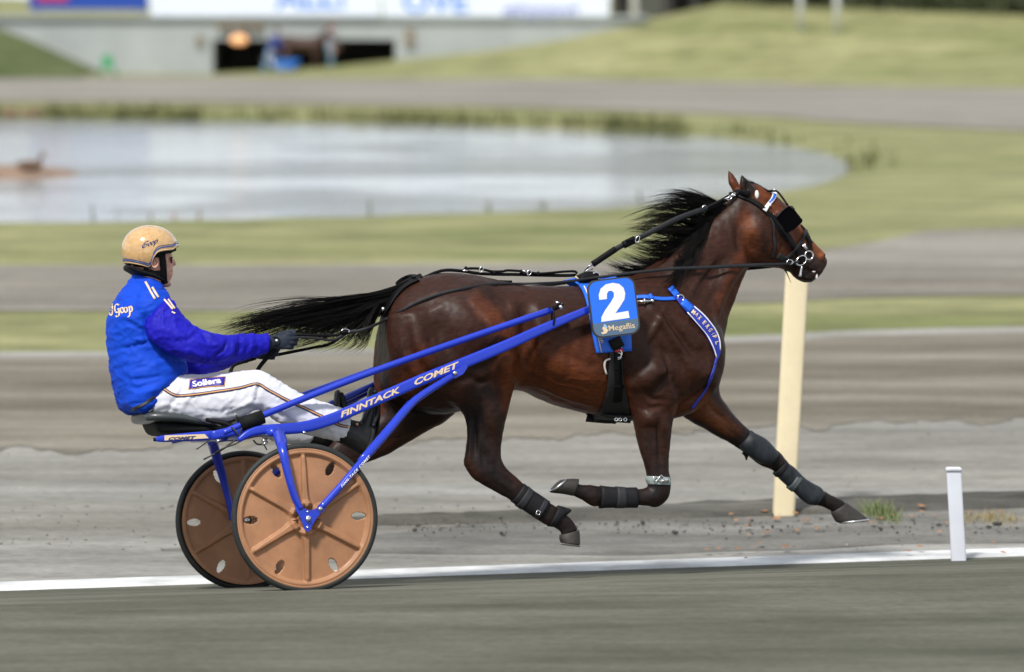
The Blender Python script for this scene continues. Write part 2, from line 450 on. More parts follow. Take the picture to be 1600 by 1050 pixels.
M_grass = dirt_mat('grass_turf', (.185, .205, .075), (.335, .325, .165), (.12, .15, .04), .5, .9, .3)
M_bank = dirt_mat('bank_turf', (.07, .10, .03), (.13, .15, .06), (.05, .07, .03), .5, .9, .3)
M_lane = dirt_mat('lane_dirt', (.115, .117, .086), (.20, .198, .158), (.10, .095, .07), .9, .95, .10)
M_grav = dirt_mat('gravel_dirt', (.25, .24, .21), (.40, .395, .375), (.19, .17, .14), .55, .95, .07)
M_brown = dirt_mat('brown_dirt', (.17, .15, .115), (.31, .285, .235), (.17, .15, .11), .8, .95, .05)
M_far = dirt_mat('far_dirt', (.20, .18, .15), (.345, .33, .295), (.2, .18, .15), .35, .95, .05)
M_soil = dirt_mat('dark_soil', (.085, .08, .07), (.16, .155, .135), (.06, .055, .04), 1.5)
M_midsoil = dirt_mat('damp_gravel', (.17, .165, .15), (.28, .275, .255), (.12, .11, .095), 1.1)
def sheet(name, xs, ys, zf, m, kind='structure'):
    X, Y = np.meshgrid(xs, ys); Z = zf(X, Y); nx = len(xs); F = []
    for j in range(len(ys)-1):
        for i in range(nx-1): a = j*nx+i; F.append([a, a+1, a+nx+1, a+nx])
    return meta(mk(name, np.stack([X.ravel(), Y.ravel(), Z.ravel()], 1), F, m), kind=kind)
# pond outline in photo pixels (water level)
pond = [(-900, 345), (-400, 352), (0, 357), (220, 354), (450, 349), (650, 343), (800, 339), (920, 334), (1010, 324), (1110, 312), (1200, 301), (1270, 290), (1320, 272), (1328, 258), (1290, 240), (1220, 227), (1120, 216), (1000, 208), (850, 201), (650, 195), (400, 191), (150, 188), (-100, 186), (-500, 184), (-1200, 183)]
pw_ = np.array([gp(x, y, ZW)[:2] for x, y in pond])
def pdist(X, Y, poly):
    """signed distance to polygon, negative inside"""
    Q = np.stack([np.ravel(X), np.ravel(Y)], 1); D = np.full(len(Q), 1e9); ins = np.zeros(len(Q), bool)
    for i in range(len(poly)):
        a, b = poly[i], poly[(i+1) % len(poly)]; ab = b-a; t = np.clip(((Q-a) @ ab)/(ab @ ab), 0, 1)
        D = np.minimum(D, np.linalg.norm(Q-(a+t[:, None]*ab), axis=1))
        c = ((a[1] > Q[:, 1]) != (b[1] > Q[:, 1])) & (Q[:, 0] < (b[0]-a[0])*(Q[:, 1]-a[1])/(b[1]-a[1]+1e-12)+a[0]); ins ^= c
    return np.where(ins, -D, D).reshape(np.shape(X))
def hill(X, Y):
    # the grassy mound on the right and its run-out in front of the wall; the cutting on the far left
    px = 800+FPX*X/np.maximum(Y, 1)
    top = np.interp(px, [330, 520, 760, 880, 950, 1050, 1150, 1350, 1700, 2600], [0, .28, .9, 1.35, 1.8, 2.3, 2.9, 3.6, 4.2, 5])
    t = np.clip((Y-np.interp(px, [600, 1000, 1600], [138, 139, 128]))/np.interp(px, [600, 1000, 1600], [11, 13, 45]), 0, 1); t = t*t*(3-2*t)
    topl = np.interp(px, [-900, -200, 0, 60, 155, 175], [4, 2.6, 1.75, 1.15, .1, 0])
    tl = np.clip((Y-140)/9, 0, 1); tl = tl*tl*(3-2*tl)
    return top*t+topl*tl
def ground_z(X, Y):
    z = G(X, Y)-.0; d = pdist(X, Y, pw_); z = np.where((Y > 30) & (d < 1.2), z-.34*np.clip((1.2-d)/2.4, 0, 1)*1.0, z)
    z = z+hill(X, Y)
    return np.where(Y < 31, z-.12, z)
xs = np.concatenate([np.linspace(-900, -70, 16), np.linspace(-60, 60, 161), np.linspace(70, 900, 16)])
ys = np.concatenate([np.linspace(-40, 20, 12), np.linspace(22, 60, 60), np.linspace(61, 185, 150), np.linspace(200, 2500, 20)])
sheet('ground', xs, ys, ground_z, M_grass)
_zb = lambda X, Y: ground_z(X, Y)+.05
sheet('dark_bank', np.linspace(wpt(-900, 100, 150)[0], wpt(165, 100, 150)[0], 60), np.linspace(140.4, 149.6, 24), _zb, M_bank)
# racing lane from the camera's feet to the white line
ts = np.linspace(-60, 90, 301); ss = np.concatenate([np.linspace(-24, -6, 10), np.linspace(-5.5, .15, 58)])
def strip_sheet(name, ts, ss, dz, m, a=LA, warp=None, kind='structure'):
    T, S = np.meshgrid(ts, ss); X = a[0]+LD[0]*T+LN[0]*S; Y = a[1]+LD[1]*T+LN[1]*S; Z = G(X, Y)+(dz(S) if callable(dz) else dz)
    nx = len(ts); F = [[j*nx+i, j*nx+i+1, (j+1)*nx+i+1, (j+1)*nx+i] for j in range(len(ss)-1) for i in range(nx-1)]
    return meta(mk(name, np.stack([X.ravel(), Y.ravel(), Z.ravel()], 1), F, m), kind=kind)
strip_sheet('racing_lane', ts, ss, 0, M_lane)
def edge_band(name, near, far, m, dz, cols=80, rows=6, wob=.0):
    """band between two photo-pixel edge lines laid on the ground"""
    px = np.linspace(-2200, 3800, cols); V = []; 
    fn = crom(near, 12); ff = crom(far, 12)
    for r in range(rows+1):
        for x in px:
            a = gp(x, np.interp(x, fn[:, 0], fn[:, 1])); b = gp(x, np.interp(x, ff[:, 0], ff[:, 1]))
            ww = wob*mnoise.fractal(Vector((x*.012, r*3.1, 0)), .6, 2.0, 5) if wob and r in (0, rows) else 0
            p = a+(b-a)*(r/rows); V.append([p[0], p[1]+ww, float(G(p[0], p[1]))+dz])
    F = [[j*cols+i, j*cols+i+1, (j+1)*cols+i+1, (j+1)*cols+i] for j in range(rows) for i in range(cols-1)]
    return meta(mk(name, V, F, m), kind='structure')
# pale gravel beyond the line, up to the grass strip
T0 = []; cols = 90
px = np.linspace(-2200, 3800, cols); V = []; rows = 26
nearA = crom([(-2400, 560), (0, 553), (400, 551), (800, 541), (1200, 527), (1600, 513), (4000, 470)], 12)
for r in range(rows+1):
    for x in px:
        b = gp(x, np.interp(x, nearA[:, 0], nearA[:, 1]))
        X0 = (x-800)/FPX*20; t0 = (X0-LA[0])/LD[0]; a0 = LA+LD*t0
        a = np.array([a0[0], a0[1]-.06]); q = a+(b[:2]-a)*(r/rows)**1.5
        V.append([q[0], q[1], float(G(q[0], q[1]))+.003+ (.014 if r == rows else 0)])
F = [[j*cols+i, j*cols+i+1, (j+1)*cols+i+1, (j+1)*cols+i] for j in range(rows) for i in range(cols-1)]
meta(mk('gravel_apron', V, F, M_grav), kind='structure')
edge_band('middle_track', [(-2400, 712), (0, 706), (300, 696), (700, 690), (1100, 676), (1600, 655), (4000, 600)], [(-2400, 561), (0, 554), (400, 552), (800, 542), (1200, 528), (1600, 514), (4000, 471)], M_brown, .009, cols=700, wob=.5)
edge_band('inner_road', [(-2400, 494), (0, 487), (500, 487), (900, 481), (1250, 472), (1600, 462), (4000, 440)],
          [(-2400, 424), (0, 416), (500, 415), (900, 411), (1200, 400), (1400, 376), (1600, 356), (4000, 300)], M_far, .012)
edge_band('far_track', [(-2400, 158), (0, 160), (400, 163), (800, 168), (1200, 183), (1600, 206), (4000, 300)],
          [(-2400, 126), (0, 122), (400, 122), (800, 124), (1200, 131), (1600, 140), (4000, 170)], M_far, .03)
# white boundary line
M_white = mat('white_paint_line', (.56, .57, .57), .8, noise_amt=.36, nscale=3, bump=.5, bscale=60, bdist=.004)
strip_sheet('white_line', np.linspace(-40, 60, 201), [-.22, -.19, -.06, .06, .15, .18], lambda S: np.where(np.abs(S+.02) < .19, .010, .001), M_white)
# darker damp strip and turned soil behind the line
def soil(name, t0, t1, fS, lift, m, n=200, rows=6):
    V = []
    for i, t in enumerate(np.linspace(t0, t1, n)):
        e = np.clip((t-t0)/2.5, .02, 1)
        for j in range(rows):
            u = j/(rows-1); a, b = fS(t); S = (a+b)/2+(u-.5)*(b-a)*e+mnoise.noise(Vector((t*1.1, j*.9, 1)))*.14*e
            X = LA[0]+LD[0]*t+LN[0]*S; Y = LA[1]+LD[1]*t+LN[1]*S
            V.append([X, Y, float(G(X, Y))+.004+lift*math.sin(math.pi*u)*(1+.7*mnoise.noise(Vector((t*4, j, 5))))+.012*(0 < j < rows-1)])
    F = [[i*rows+j, (i+1)*rows+j, (i+1)*rows+j+1, i*rows+j+1] for i in range(n-1) for j in range(rows-1)]
    return meta(mk(name, V, F, m), kind='structure')
soil('damp_strip', .9, 22, lambda t: (.42, 2.0), .0, M_midsoil); soil('soil_strip', 1.5, 22, lambda t: (1.75, 2.35+.02*t), .035, M_soil)
# water
M_water = bpy.data.materials.new('pond_water'); M_water.use_nodes = True
n_ = M_water.node_tree; b_ = n_.nodes['Principled BSDF']
b_.inputs['Base Color'].default_value = (.20, .215, .21, 1); b_.inputs['Roughness'].default_value = .12; b_.inputs['IOR'].default_value = 1.33; b_.inputs['Specular IOR Level'].default_value = .9
g_ = n_.nodes.new('ShaderNodeNewGeometry'); mm_ = n_.nodes.new('ShaderNodeMapping'); mm_.inputs['Scale'].default_value = (.09, .13, 1)
zz_ = n_.nodes.new('ShaderNodeTexNoise'); zz_.inputs['Scale'].default_value = 1.0; zz_.inputs['Detail'].default_value = 5; zz_.inputs['Roughness'].default_value = .6
n_.links.new(g_.outputs['Position'], mm_.inputs[0]); n_.links.new(mm_.outputs[0], zz_.inputs['Vector'])
rm_ = n_.nodes.new('ShaderNodeMapRange'); rm_.inputs['From Min'].default_value = .46; rm_.inputs['From Max'].default_value = .60; rm_.inputs['To Min'].default_value = .04; rm_.inputs['To Max'].default_value = 1.0
n_.links.new(zz_.outputs['Fac'], rm_.inputs[0])
m_ = n_.nodes.new('ShaderNodeMapping'); m_.inputs['Scale'].default_value = (.35, .8, 1)
z1 = n_.nodes.new('ShaderNodeTexNoise'); z1.inputs['Scale'].default_value = .55; z1.inputs['Detail'].default_value = 9; z1.inputs['Roughness'].default_value = .62
bp_ = n_.nodes.new('ShaderNodeBump'); bp_.inputs['Strength'].default_value = 1; bp_.inputs['Distance'].default_value = .9
n_.links.new(rm_.outputs[0], bp_.inputs['Strength']); n_.links.new(g_.outputs['Position'], m_.inputs[0]); n_.links.new(m_.outputs[0], z1.inputs['Vector']); n_.links.new(z1.outputs['Fac'], bp_.inputs['Height']); n_.links.new(bp_.outputs[0], b_.inputs['Normal'])
meta(mk('pond_water', [[*p, ZW] for p in (pw_+(pw_-pw_.mean(0))*.004)], [list(range(len(pw_)))], M_water, smooth=False), kind='structure')
# fringe of weeds round the pond: uncountable blades
def blades(name, pts, h, m, label=None, cat=None, kind='stuff', lean=.35, w0=.012, nper=1):
    V = []; F = []
    for p in pts:
        for _ in range(nper):
            hh = h*random.uniform(.5, 1.2); a = random.uniform(0, 6.28); dx, dy = math.cos(a), math.sin(a); l = random.uniform(0, lean)*hh
            x, y, z = p[0]+random.gauss(0, .02), p[1]+random.gauss(0, .02), p[2]-.01; b = len(V); px_, py_ = -dy*w0*hh/.1, dx*w0*hh/.1
            V += [[x-px_, y-py_, z], [x+px_, y+py_, z], [x+dx*l*.4-px_*.8, y+dy*l*.4-py_*.8, z+hh*.55], [x+dx*l*.4+px_*.8, y+dy*l*.4+py_*.8, z+hh*.55], [x+dx*l, y+dy*l, z+hh]]
            F += [[b, b+1, b+3, b+2], [b+2, b+3, b+4]]
    return mk(name, V, F, m, smooth=False)
M_reed = mat('reed_leaf', (.13, .14, .05), .8, noise_amt=.5, nscale=2.0)
M_dryreed = mat('dry_reed', (.26, .17, .12), .85, noise_amt=.4, nscale=2.0)
pts = []; pts2 = []
for i in range(len(pw_)):
    a, b = pw_[i], pw_[(i+1) % len(pw_)]
    L_ = np.linalg.norm(b-a); farside = i >= 12
    if max(abs(a[0]), abs(b[0])) > 70: continue
    for k in range(int(L_*(90 if farside else 1.5))):
        t = random.random(); q = a+(b-a)*t; nn = np.array([-(b-a)[1], (b-a)[0]])/L_; o = abs(random.gauss(0, .5 if farside else .25)); q = q-nn*o
        dens = mnoise.noise(Vector((q[0]*.35, q[1]*.1, 3)))
        if (dens < -.15 and random.random() < .7) or (q[0] > 4 and random.random() < .93): continue
        (pts2 if (dens > .3) else pts).append([q[0], q[1], ZW+.05+.1*min(1, o)])
o = blades('bank_reeds', pts, .32, M_reed); meta(o, 'ragged green weeds growing along the pond bank', 'weeds', kind='stuff')
o = blades('dry_bank_reeds', pts2, .22, M_dryreed); meta(o, 'patches of dry brown weeds on the pond bank', 'weeds', kind='stuff')
# ------------------------------------------------------------------ wall, hoardings, underpass
M_conc = mat('pale_concrete', (.36, .39, .39), .85, noise_amt=.10, nscale=.6, bump=.3, bscale=8)
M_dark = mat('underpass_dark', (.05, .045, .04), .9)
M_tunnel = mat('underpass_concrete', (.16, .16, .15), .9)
YWALL = 150.0
def wx(px, Y=YWALL): return (px-800)/FPX*Y/ cp * 1.0*cp if False else (px-800)/FPX*Y*1.0
def wz(py, Y=YWALL): return wpt(800, py, Y)[2]
wt = root('underpass_wall', (wx(400), YWALL, ZF), 'long pale concrete wall with a dark underpass opening behind the far track', 'wall', rig=False)
zt = wz(29); zo1 = wz(62); zo0 = ZF-.5
xl, xr = wx(-900), wx(1010); a_, b2 = wx(334), wx(618)
part('wall_panel', cat(box(((xl+a_)/2, YWALL+.3, (zt+zo0)/2), (a_-xl, .6, zt-zo0)), box(((xr+b2)/2, YWALL+.3, (zt+zo0)/2), (xr-b2, .6, zt-zo0)),
     box(((a_+b2)/2, YWALL+.3, (zt+zo1)/2), (b2-a_, .597, zt-zo1))), M_conc, wt, smooth=False)
jw = []
for q in np.arange(-860, 1000, 75):
    if 325 < q < 630: continue
    jw.append(box((wx(q), YWALL-.01, (zt+zo0)/2), (.03, .015, zt-zo0-.02)))
part('panel_joint', cat(*jw), M_conc, wt, smooth=False)
part('coping', box(((xl+xr)/2, YWALL+.25, zt+.06), (xr-xl, .9, .12)), M_conc, wt, smooth=False)
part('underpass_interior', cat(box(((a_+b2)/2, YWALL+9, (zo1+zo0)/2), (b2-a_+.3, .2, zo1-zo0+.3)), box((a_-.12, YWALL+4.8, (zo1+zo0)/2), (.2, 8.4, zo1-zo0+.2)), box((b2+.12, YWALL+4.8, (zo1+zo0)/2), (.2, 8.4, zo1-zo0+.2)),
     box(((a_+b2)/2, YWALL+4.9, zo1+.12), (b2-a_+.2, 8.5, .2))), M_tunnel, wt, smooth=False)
part('bracket', cat(*[box((wx(q), YWALL-.12, wz(40)), (.5, .2, .25)) for q in (352, 378, 402)], box((wx(640), YWALL-.08, wz(58)), (.35, .15, .7)), box((wx(313), YWALL-.08, wz(63)), (.25, .14, .4))), mat('rusty_bracket', (.24, .2, .15), .8), wt, smooth=False)
lm = bpy.data.materials.new('lamp_glow'); lm.use_nodes = True; lb = lm.node_tree.nodes['Principled BSDF']; lb.inputs['Base Color'].default_value = (.9, .5, .25, 1); lb.inputs['Emission Color'].default_value = (1, .45, .18, 1); lb.inputs['Emission Strength'].default_value = .55
lt = root('bulkhead_lamp', (wx(375), YWALL-.2, wz(62)), 'oval orange lamp glowing at the top left of the underpass', 'lamp', rig=False)
part('lamp_lens', ball((wx(375), YWALL-.2, wz(62)), .24, sc=(1.45, .5, .8)), lm, lt); part('lamp_base', box((wx(375), YWALL-.04, wz(60)), (.8, .1, .35)), M_dark, lt, smooth=False)
M_board = mat('hoarding_white', (.72, .78, .88), .4, noise_amt=.03); M_blueb = mat('hoarding_blue', (.012, .06, .36), .4, noise_amt=.05); M_ltxt = mat('hoarding_letter_blue', (.10, .28, .75), .5); M_red = mat('hoarding_red', (.55, .03, .05), .5)
M_lav = mat('hoarding_violet', (.22, .25, .6), .5)
def hoard(x0, x1, py0, top, m, label, sk=0.):
    Yh = YWALL-.05; z0 = wz(py0, Yh); t = root('hoarding', (wx((x0+x1)/2, Yh), Yh, z0), label, 'hoarding', 'advertising hoardings on the underpass wall', rig=False)
    X0, X1 = wx(x0, Yh), wx(x1, Yh)
    part('board', box(((X0+X1)/2, Yh, (z0+top)/2), (X1-X0-.04, .08, top-z0)), m, t, smooth=False)
    for x in np.linspace(X0+.3, X1-.3, max(2, int((X1-X0)/3))): part('post', box((x, Yh+.14, (z0-.5+top)/2), (.1, .1, top-z0+.5)), M_conc, t, smooth=False)
    return t, Yh
t1_, Yh = hoard(48, 234, 15, 3.6, M_blueb, 'dark blue hoarding with a red and white badge, leftmost on the wall')
part('badge', cat(box((wx(85, Yh), Yh-.05, wz(-7, Yh)), (1.2, .03, .42))), M_red, t1_, smooth=False); 

def bigtext(s, x0, x1, py0, py1, Yh, m, t, name='lettering', shear=0, bold=.02):
    V2, F2 = text2d(s, 1, bold, shear); V2[:, 0] -= V2[:, 0].min(); V2[:, 0] /= V2[:, 0].max(); V2[:, 1] /= .72
    X = wx(x0, Yh)+V2[:, 0]*(wx(x1, Yh)-wx(x0, Yh)); Z = wz(py1, Yh)+V2[:, 1]*(wz(py0, Yh)-wz(py1, Yh))
    part(name, (np.stack([X, np.full_like(X, Yh-.052), Z], 1), F2), m, t, smooth=False)
t2_, _ = hoard(236, 596, 24, 3.7, M_board, 'white hoarding lettered ALL! in blue, next to the dark blue one'); bigtext('ALL!', 432, 540, -22, 13, Yh, M_ltxt, t2_)
t3_, _ = hoard(598, 952, 33, 3.6, M_board, 'white hoarding with big OVE letters and violet script, rightmost on the wall'); bigtext('OVE', 630, 732, -16, 18, Yh, M_ltxt, t3_); bigtext('galoppsport', 782, 905, 2, 28, Yh, M_lav, t3_, shear=.4)
# dark shelter to the right of the boards
sh = root('timber_shelter', (wx(1040), 156, wz(20, 156)), 'dark open timber shelter on the mound, right of the hoardings', 'shelter', rig=False)
M_tim = mat('dark_timber', (.035, .033, .03), .8); M_pale = mat('pale_panel', (.42, .42, .38), .8)
for q, w_ in ((962, .35), (990, .3), (1043, .35), (1085, .3), (1128, .3)):
    part('post', box((wx(q, 156), 156, 2.9), (w_, .3, 3.0)), M_tim if q != 990 else M_pale, sh, smooth=False)
part('back_panel', box((wx(1045, 157), 157.5, 3.1), (4.4, .1, 2.6)), M_tim, sh, smooth=False); part('pale_door', box((wx(1018, 157), 157.2, 2.7), (1.0, .12, 2.2)), M_pale, sh, smooth=False)
part('roof', box((wx(1045, 156), 156.6, 4.5), (5.2, 3.0, .18)), M_tim, sh, smooth=False)
# goal-like slim posts on the mound
M_post = mat('pale_post', (.55, .57, .55), .6)
for i, (q, py) in enumerate(((1249, 50), (1306, 52))):
    p = None
    best = None
    for Y in np.linspace(130, 176, 200):
        z = ZF+float(hill(np.array(wx(q, Y)), np.array(Y))); e = abs(wz(py, Y)-z)
        if best is None or e < best[0]: best = (e, Y, z)
    Y, z = best[1], best[2]
    o = root('marker_post', (wx(q, Y), Y, z-.05), 'slim pale post on the grass mound, %s of the two' % ('left' if i == 0 else 'right'), 'post', 'slim pale posts on the mound', rig=False)
    part('pole', tube([(wx(q, Y), Y, z-.1), (wx(q, Y), Y, z+2.4)], .11, n=12), M_post, o); part('cap', ball((wx(q, Y), Y, z+2.42), .13, 8), M_post, o)
# hedge on the mound
def hedge_leaves(name, x0, x1, y, z0, h, n, m, label):
    V = []; F = []
    for _ in range(n):
        x = random.uniform(x0, x1); hh = h*(.75+.35*mnoise.noise(Vector((x*.4, 0, 2)))); z = z0(x)+random.random()**.8*hh; yy = y+random.gauss(0, .6); s = random.uniform(.08, .2)
        a = Vector((random.gauss(0, 1), random.gauss(0, 1), random.gauss(0, 1))).normalized(); b = a.orthogonal().normalized(); c = a.cross(b)
        k = len(V); p = Vector((x, yy, z)); V += [list(p+b*s), list(p+c*s*.6), list(p-b*s), list(p-c*s*.6)]; F.append([k, k+1, k+2, k+3])
    return meta(mk(name, V, F, m, smooth=False), label, 'hedge')
M_leaf = mat('hedge_leaf', (.06, .075, .03), .7, noise_amt=.5, nscale=.8)
def slope_y(q, py):
    best = (9, 150)
    for Y in np.linspace(129, 176, 240):
        e = abs(wz(py, Y)-(ZF+float(hill(np.array(wx(q, Y)), np.array(Y)))))
        if e < best[0]: best = (e, Y)
    return best[1]
hq = np.linspace(1130, 1760, 30); hY = np.array([slope_y(q, np.interp(q, [1130, 1300, 1600], [4, 8, 20])) for q in hq]); hX = np.array([wx(q, Y) for q, Y in zip(hq, hY)])
V = []; F = []
for _ in range(9000):
    x = random.uniform(hX[0], hX[-1]); Y = np.interp(x, hX, hY); hh = 1.5*(.8+.4*mnoise.noise(Vector((x*.4, 0, 2)))); yy = Y+random.gauss(0, .5); z = ZF+float(hill(np.array(x), np.array(yy)))+random.random()**.8*hh; s = random.uniform(.07, .18)
    a = Vector((random.gauss(0, 1), random.gauss(0, 1), random.gauss(0, 1))).normalized(); b = a.orthogonal().normalized(); c = a.cross(b); k = len(V); p = Vector((x, yy, z))
    V += [list(p+b*s), list(p+c*s*.6), list(p-b*s), list(p-c*s*.6)]; F.append([k, k+1, k+2, k+3])
meta(mk('hedge', V, F, M_leaf, smooth=False), 'long low dark hedge across the upper part of the grass mound', 'hedge')
# ================================================================== THE HORSE
HB = P(860, 925, 0)
horse = root('horse', HB, 'dark bay trotter in full stride with flying black mane and the number two plate', 'horse')
NL, FL = -.15, .15
pcs = []
pcs.append(loft([(598, 492, 597, 560, 0, .09), (606, 470, 600, 610, 0, .17), (625, 450, 640, 640, 0, .235), (660, 432, 690, 648, 0, .27), (700, 426, 730, 640, 0, .285), (740, 430, 765, 628, 0, .285), (780, 439, 790, 612, 0, .285),
 (820, 446, 820, 612, 0, .295), (860, 447, 860, 630, 0, .31), (900, 446, 900, 642, 0, .315), (940, 440, 938, 650, 0, .30), (980, 431, 978, 654, 0, .275), (1020, 424, 1018, 655, 0, .25), (1055, 432, 1060, 653, 0, .23), (1090, 460, 1090, 640, 0, .21), (1115, 500, 1112, 618, 0, .17), (1127, 535, 1122, 585, 0, .10)], n=32, sub=3, pw=2.15))
pcs.append(loft([(960, 442, 1040, 640, 0, .20), (990, 425, 1100, 600, 0, .20), (1022, 408, 1124, 560, 0, .165), (1058, 384, 1134, 508, 0, .13), (1090, 357, 1148, 470, 0, .108), (1120, 332, 1160, 440, 0, .092), (1143, 308, 1168, 422, 0, .085), (1160, 290, 1180, 408, 0, .075), (1175, 290, 1188, 400, 0, .05)], n=28, sub=4))
# head
pcs.append(loft([(1156, 296, 1160, 372, 0, .05), (1166, 286, 1170, 408, 0, .082), (1183, 288, 1184, 417, 0, .098), (1205, 301, 1201, 418, 0, .104), (1230, 323, 1216, 419, 0, .092), (1250, 351, 1229, 423, 0, .072), (1262, 369, 1240, 428, 0, .058), (1275, 382, 1250, 434, 0, .054), (1286, 394, 1263, 438, 0, .052), (1291, 405, 1274, 436, 0, .042), (1291, 413, 1283, 427, 0, .02)], n=24, sub=4, pw=2.2))
pcs.append(loft([(1240, 425, 1238, 430, 0, .02), (1248, 424, 1247, 437, 0, .036), (1257, 424, 1257, 441.5, 0, .038), (1268, 425, 1268, 441, 0, .036), (1275, 428, 1274, 437, 0, .022)], n=16, sub=3))
# hind legs
def leg(st, yc, n=20, sub=4): return loft([(a, b, c, d, yc+(q[1] if len(q) > 1 else 0), q[0]) for a, b, c, d, *q in st], n, sub)
pcs.append(leg([(604, 492, 780, 470, .10, .0), (604, 545, 806, 530, .125, 0), (630, 592, 806, 575, .12, 0), (672, 618, 803, 606, .10, 0), (707, 632, 798, 628, .082, 0), (726, 652, 791, 655, .066, 0), (729, 678, 785, 685, .053, 0), (727, 705, 783, 706, .045, 0),
 (725, 726, 786, 722, .044, 0), (739, 747, 789, 728, .046, 0), (760, 761, 792, 732, .043, 0), (780, 772, 805, 744, .036, 0), (798, 782, 819, 757, .031, 0), (826, 803, 846, 778, .029, 0), (850, 819, 868, 791, .034, 0), (866, 824, 885, 803, .028, 0), (876, 831, 899, 819, .030, 0), (876, 838, 903, 828, .032, 0)], NL))
pcs.append(leg([(592, 500, 720, 490, .10), (584, 550, 730, 560, .125), (583, 595, 722, 628, .12), (588, 628, 700, 656, .10), (585, 645, 672, 672, .085), (574, 655, 632, 695, .07), (550, 668, 600, 713, .055), (525, 684, 566, 726, .047), (508, 705, 545, 738, .045),
 (494, 728, 523, 752, .036), (472, 752, 492, 770, .03), (448, 778, 468, 796, .03), (436, 796, 460, 812, .035), (432, 812, 450, 826, .028), (420, 826, 444, 838, .03)], FL))
# front legs
pcs.append(leg([(985, 500, 1085, 490, .10, .06), (962, 560, 1085, 560, .10, .02), (972, 610, 1075, 615, .09, 0), (985, 643, 1056, 645, .072, 0), (992, 675, 1049, 676, .058, 0), (1000, 706, 1046, 708, .048, 0), (1009, 735, 1045, 735, .041, 0), (1012, 752, 1048, 755, .042, 0), (1012, 764, 1045, 777, .042, 0),
 (1010, 762, 1028, 792, .040, 0), (1000, 764, 1008, 790, .034, 0), (975, 765, 976, 790, .029, 0), (948, 762, 946, 790, .028, 0), (930, 758, 926, 791, .035, 0), (910, 757, 905, 779, .028, 0), (900, 754, 893, 774, .031, 0), (893, 750, 884, 771, .03, 0)], NL))
pcs.append(leg([(1030, 510, 1120, 520, .10, -.03), (1040, 590, 1124, 575, .10, 0), (1062, 645, 1124, 612, .088, 0), (1083, 661, 1134, 630, .075, 0), (1110, 676, 1147, 648, .062, 0), (1139, 692, 1164, 666, .05, 0), (1163, 708, 1188, 686, .045, 0), (1188, 727, 1212, 702, .046, 0), (1207, 735, 1226, 716, .04, 0),
 (1232, 756, 1248, 740, .029, 0), (1256, 776, 1271, 758, .028, 0), (1273, 788, 1289, 768, .034, 0), (1287, 793, 1301, 775, .028, 0), (1297, 798, 1316, 781, .03, 0), (1302, 802, 1322, 788, .032, 0)], FL))
# ears
pcs.append(loft([(1158, 272, 1159.5, 273, -.05, .006), (1156, 281, 1170, 283, -.052, .016), (1155.5, 291, 1179, 294, -.052, .024), (1160, 303, 1181, 304, -.05, .024), (1163, 312, 1178, 312, -.045, .018)], n=16, sub=4))
pcs.append(loft([(1138.5, 265.5, 1140, 266.5, .055, .005), (1137.5, 276, 1149, 277, .055, .015), (1139, 286, 1155, 288, .05, .022), (1144, 297, 1160, 300, .045, .022), (1150, 308, 1168, 308, .035, .02)], n=16, sub=4))
HV, HF = remesh(cat(*pcs), .0085, 3)
E_ = edges_of(HF); Q_ = topx(HV)
def soft(spots):
    w_ = np.zeros(len(HV))
    for x, y, r, s in spots: w_ = np.maximum(w_, s*np.clip(1-((Q_[:, 0]-x)**2+(Q_[:, 1]-y)**2)/r**2, 0, 1))
    return w_
HV = smoothv(HV, HF, 26, soft([(700, 550, 150, 1), (1040, 560, 150, 1), (1120, 430, 90, .9), (880, 540, 160, 1), (600, 610, 60, .8), (1172, 350, 45, .6)]), E_)
HV = smoothv(HV, HF, 3, None, E_)
nearleg = lambda V: (V[:, 1] < .02)
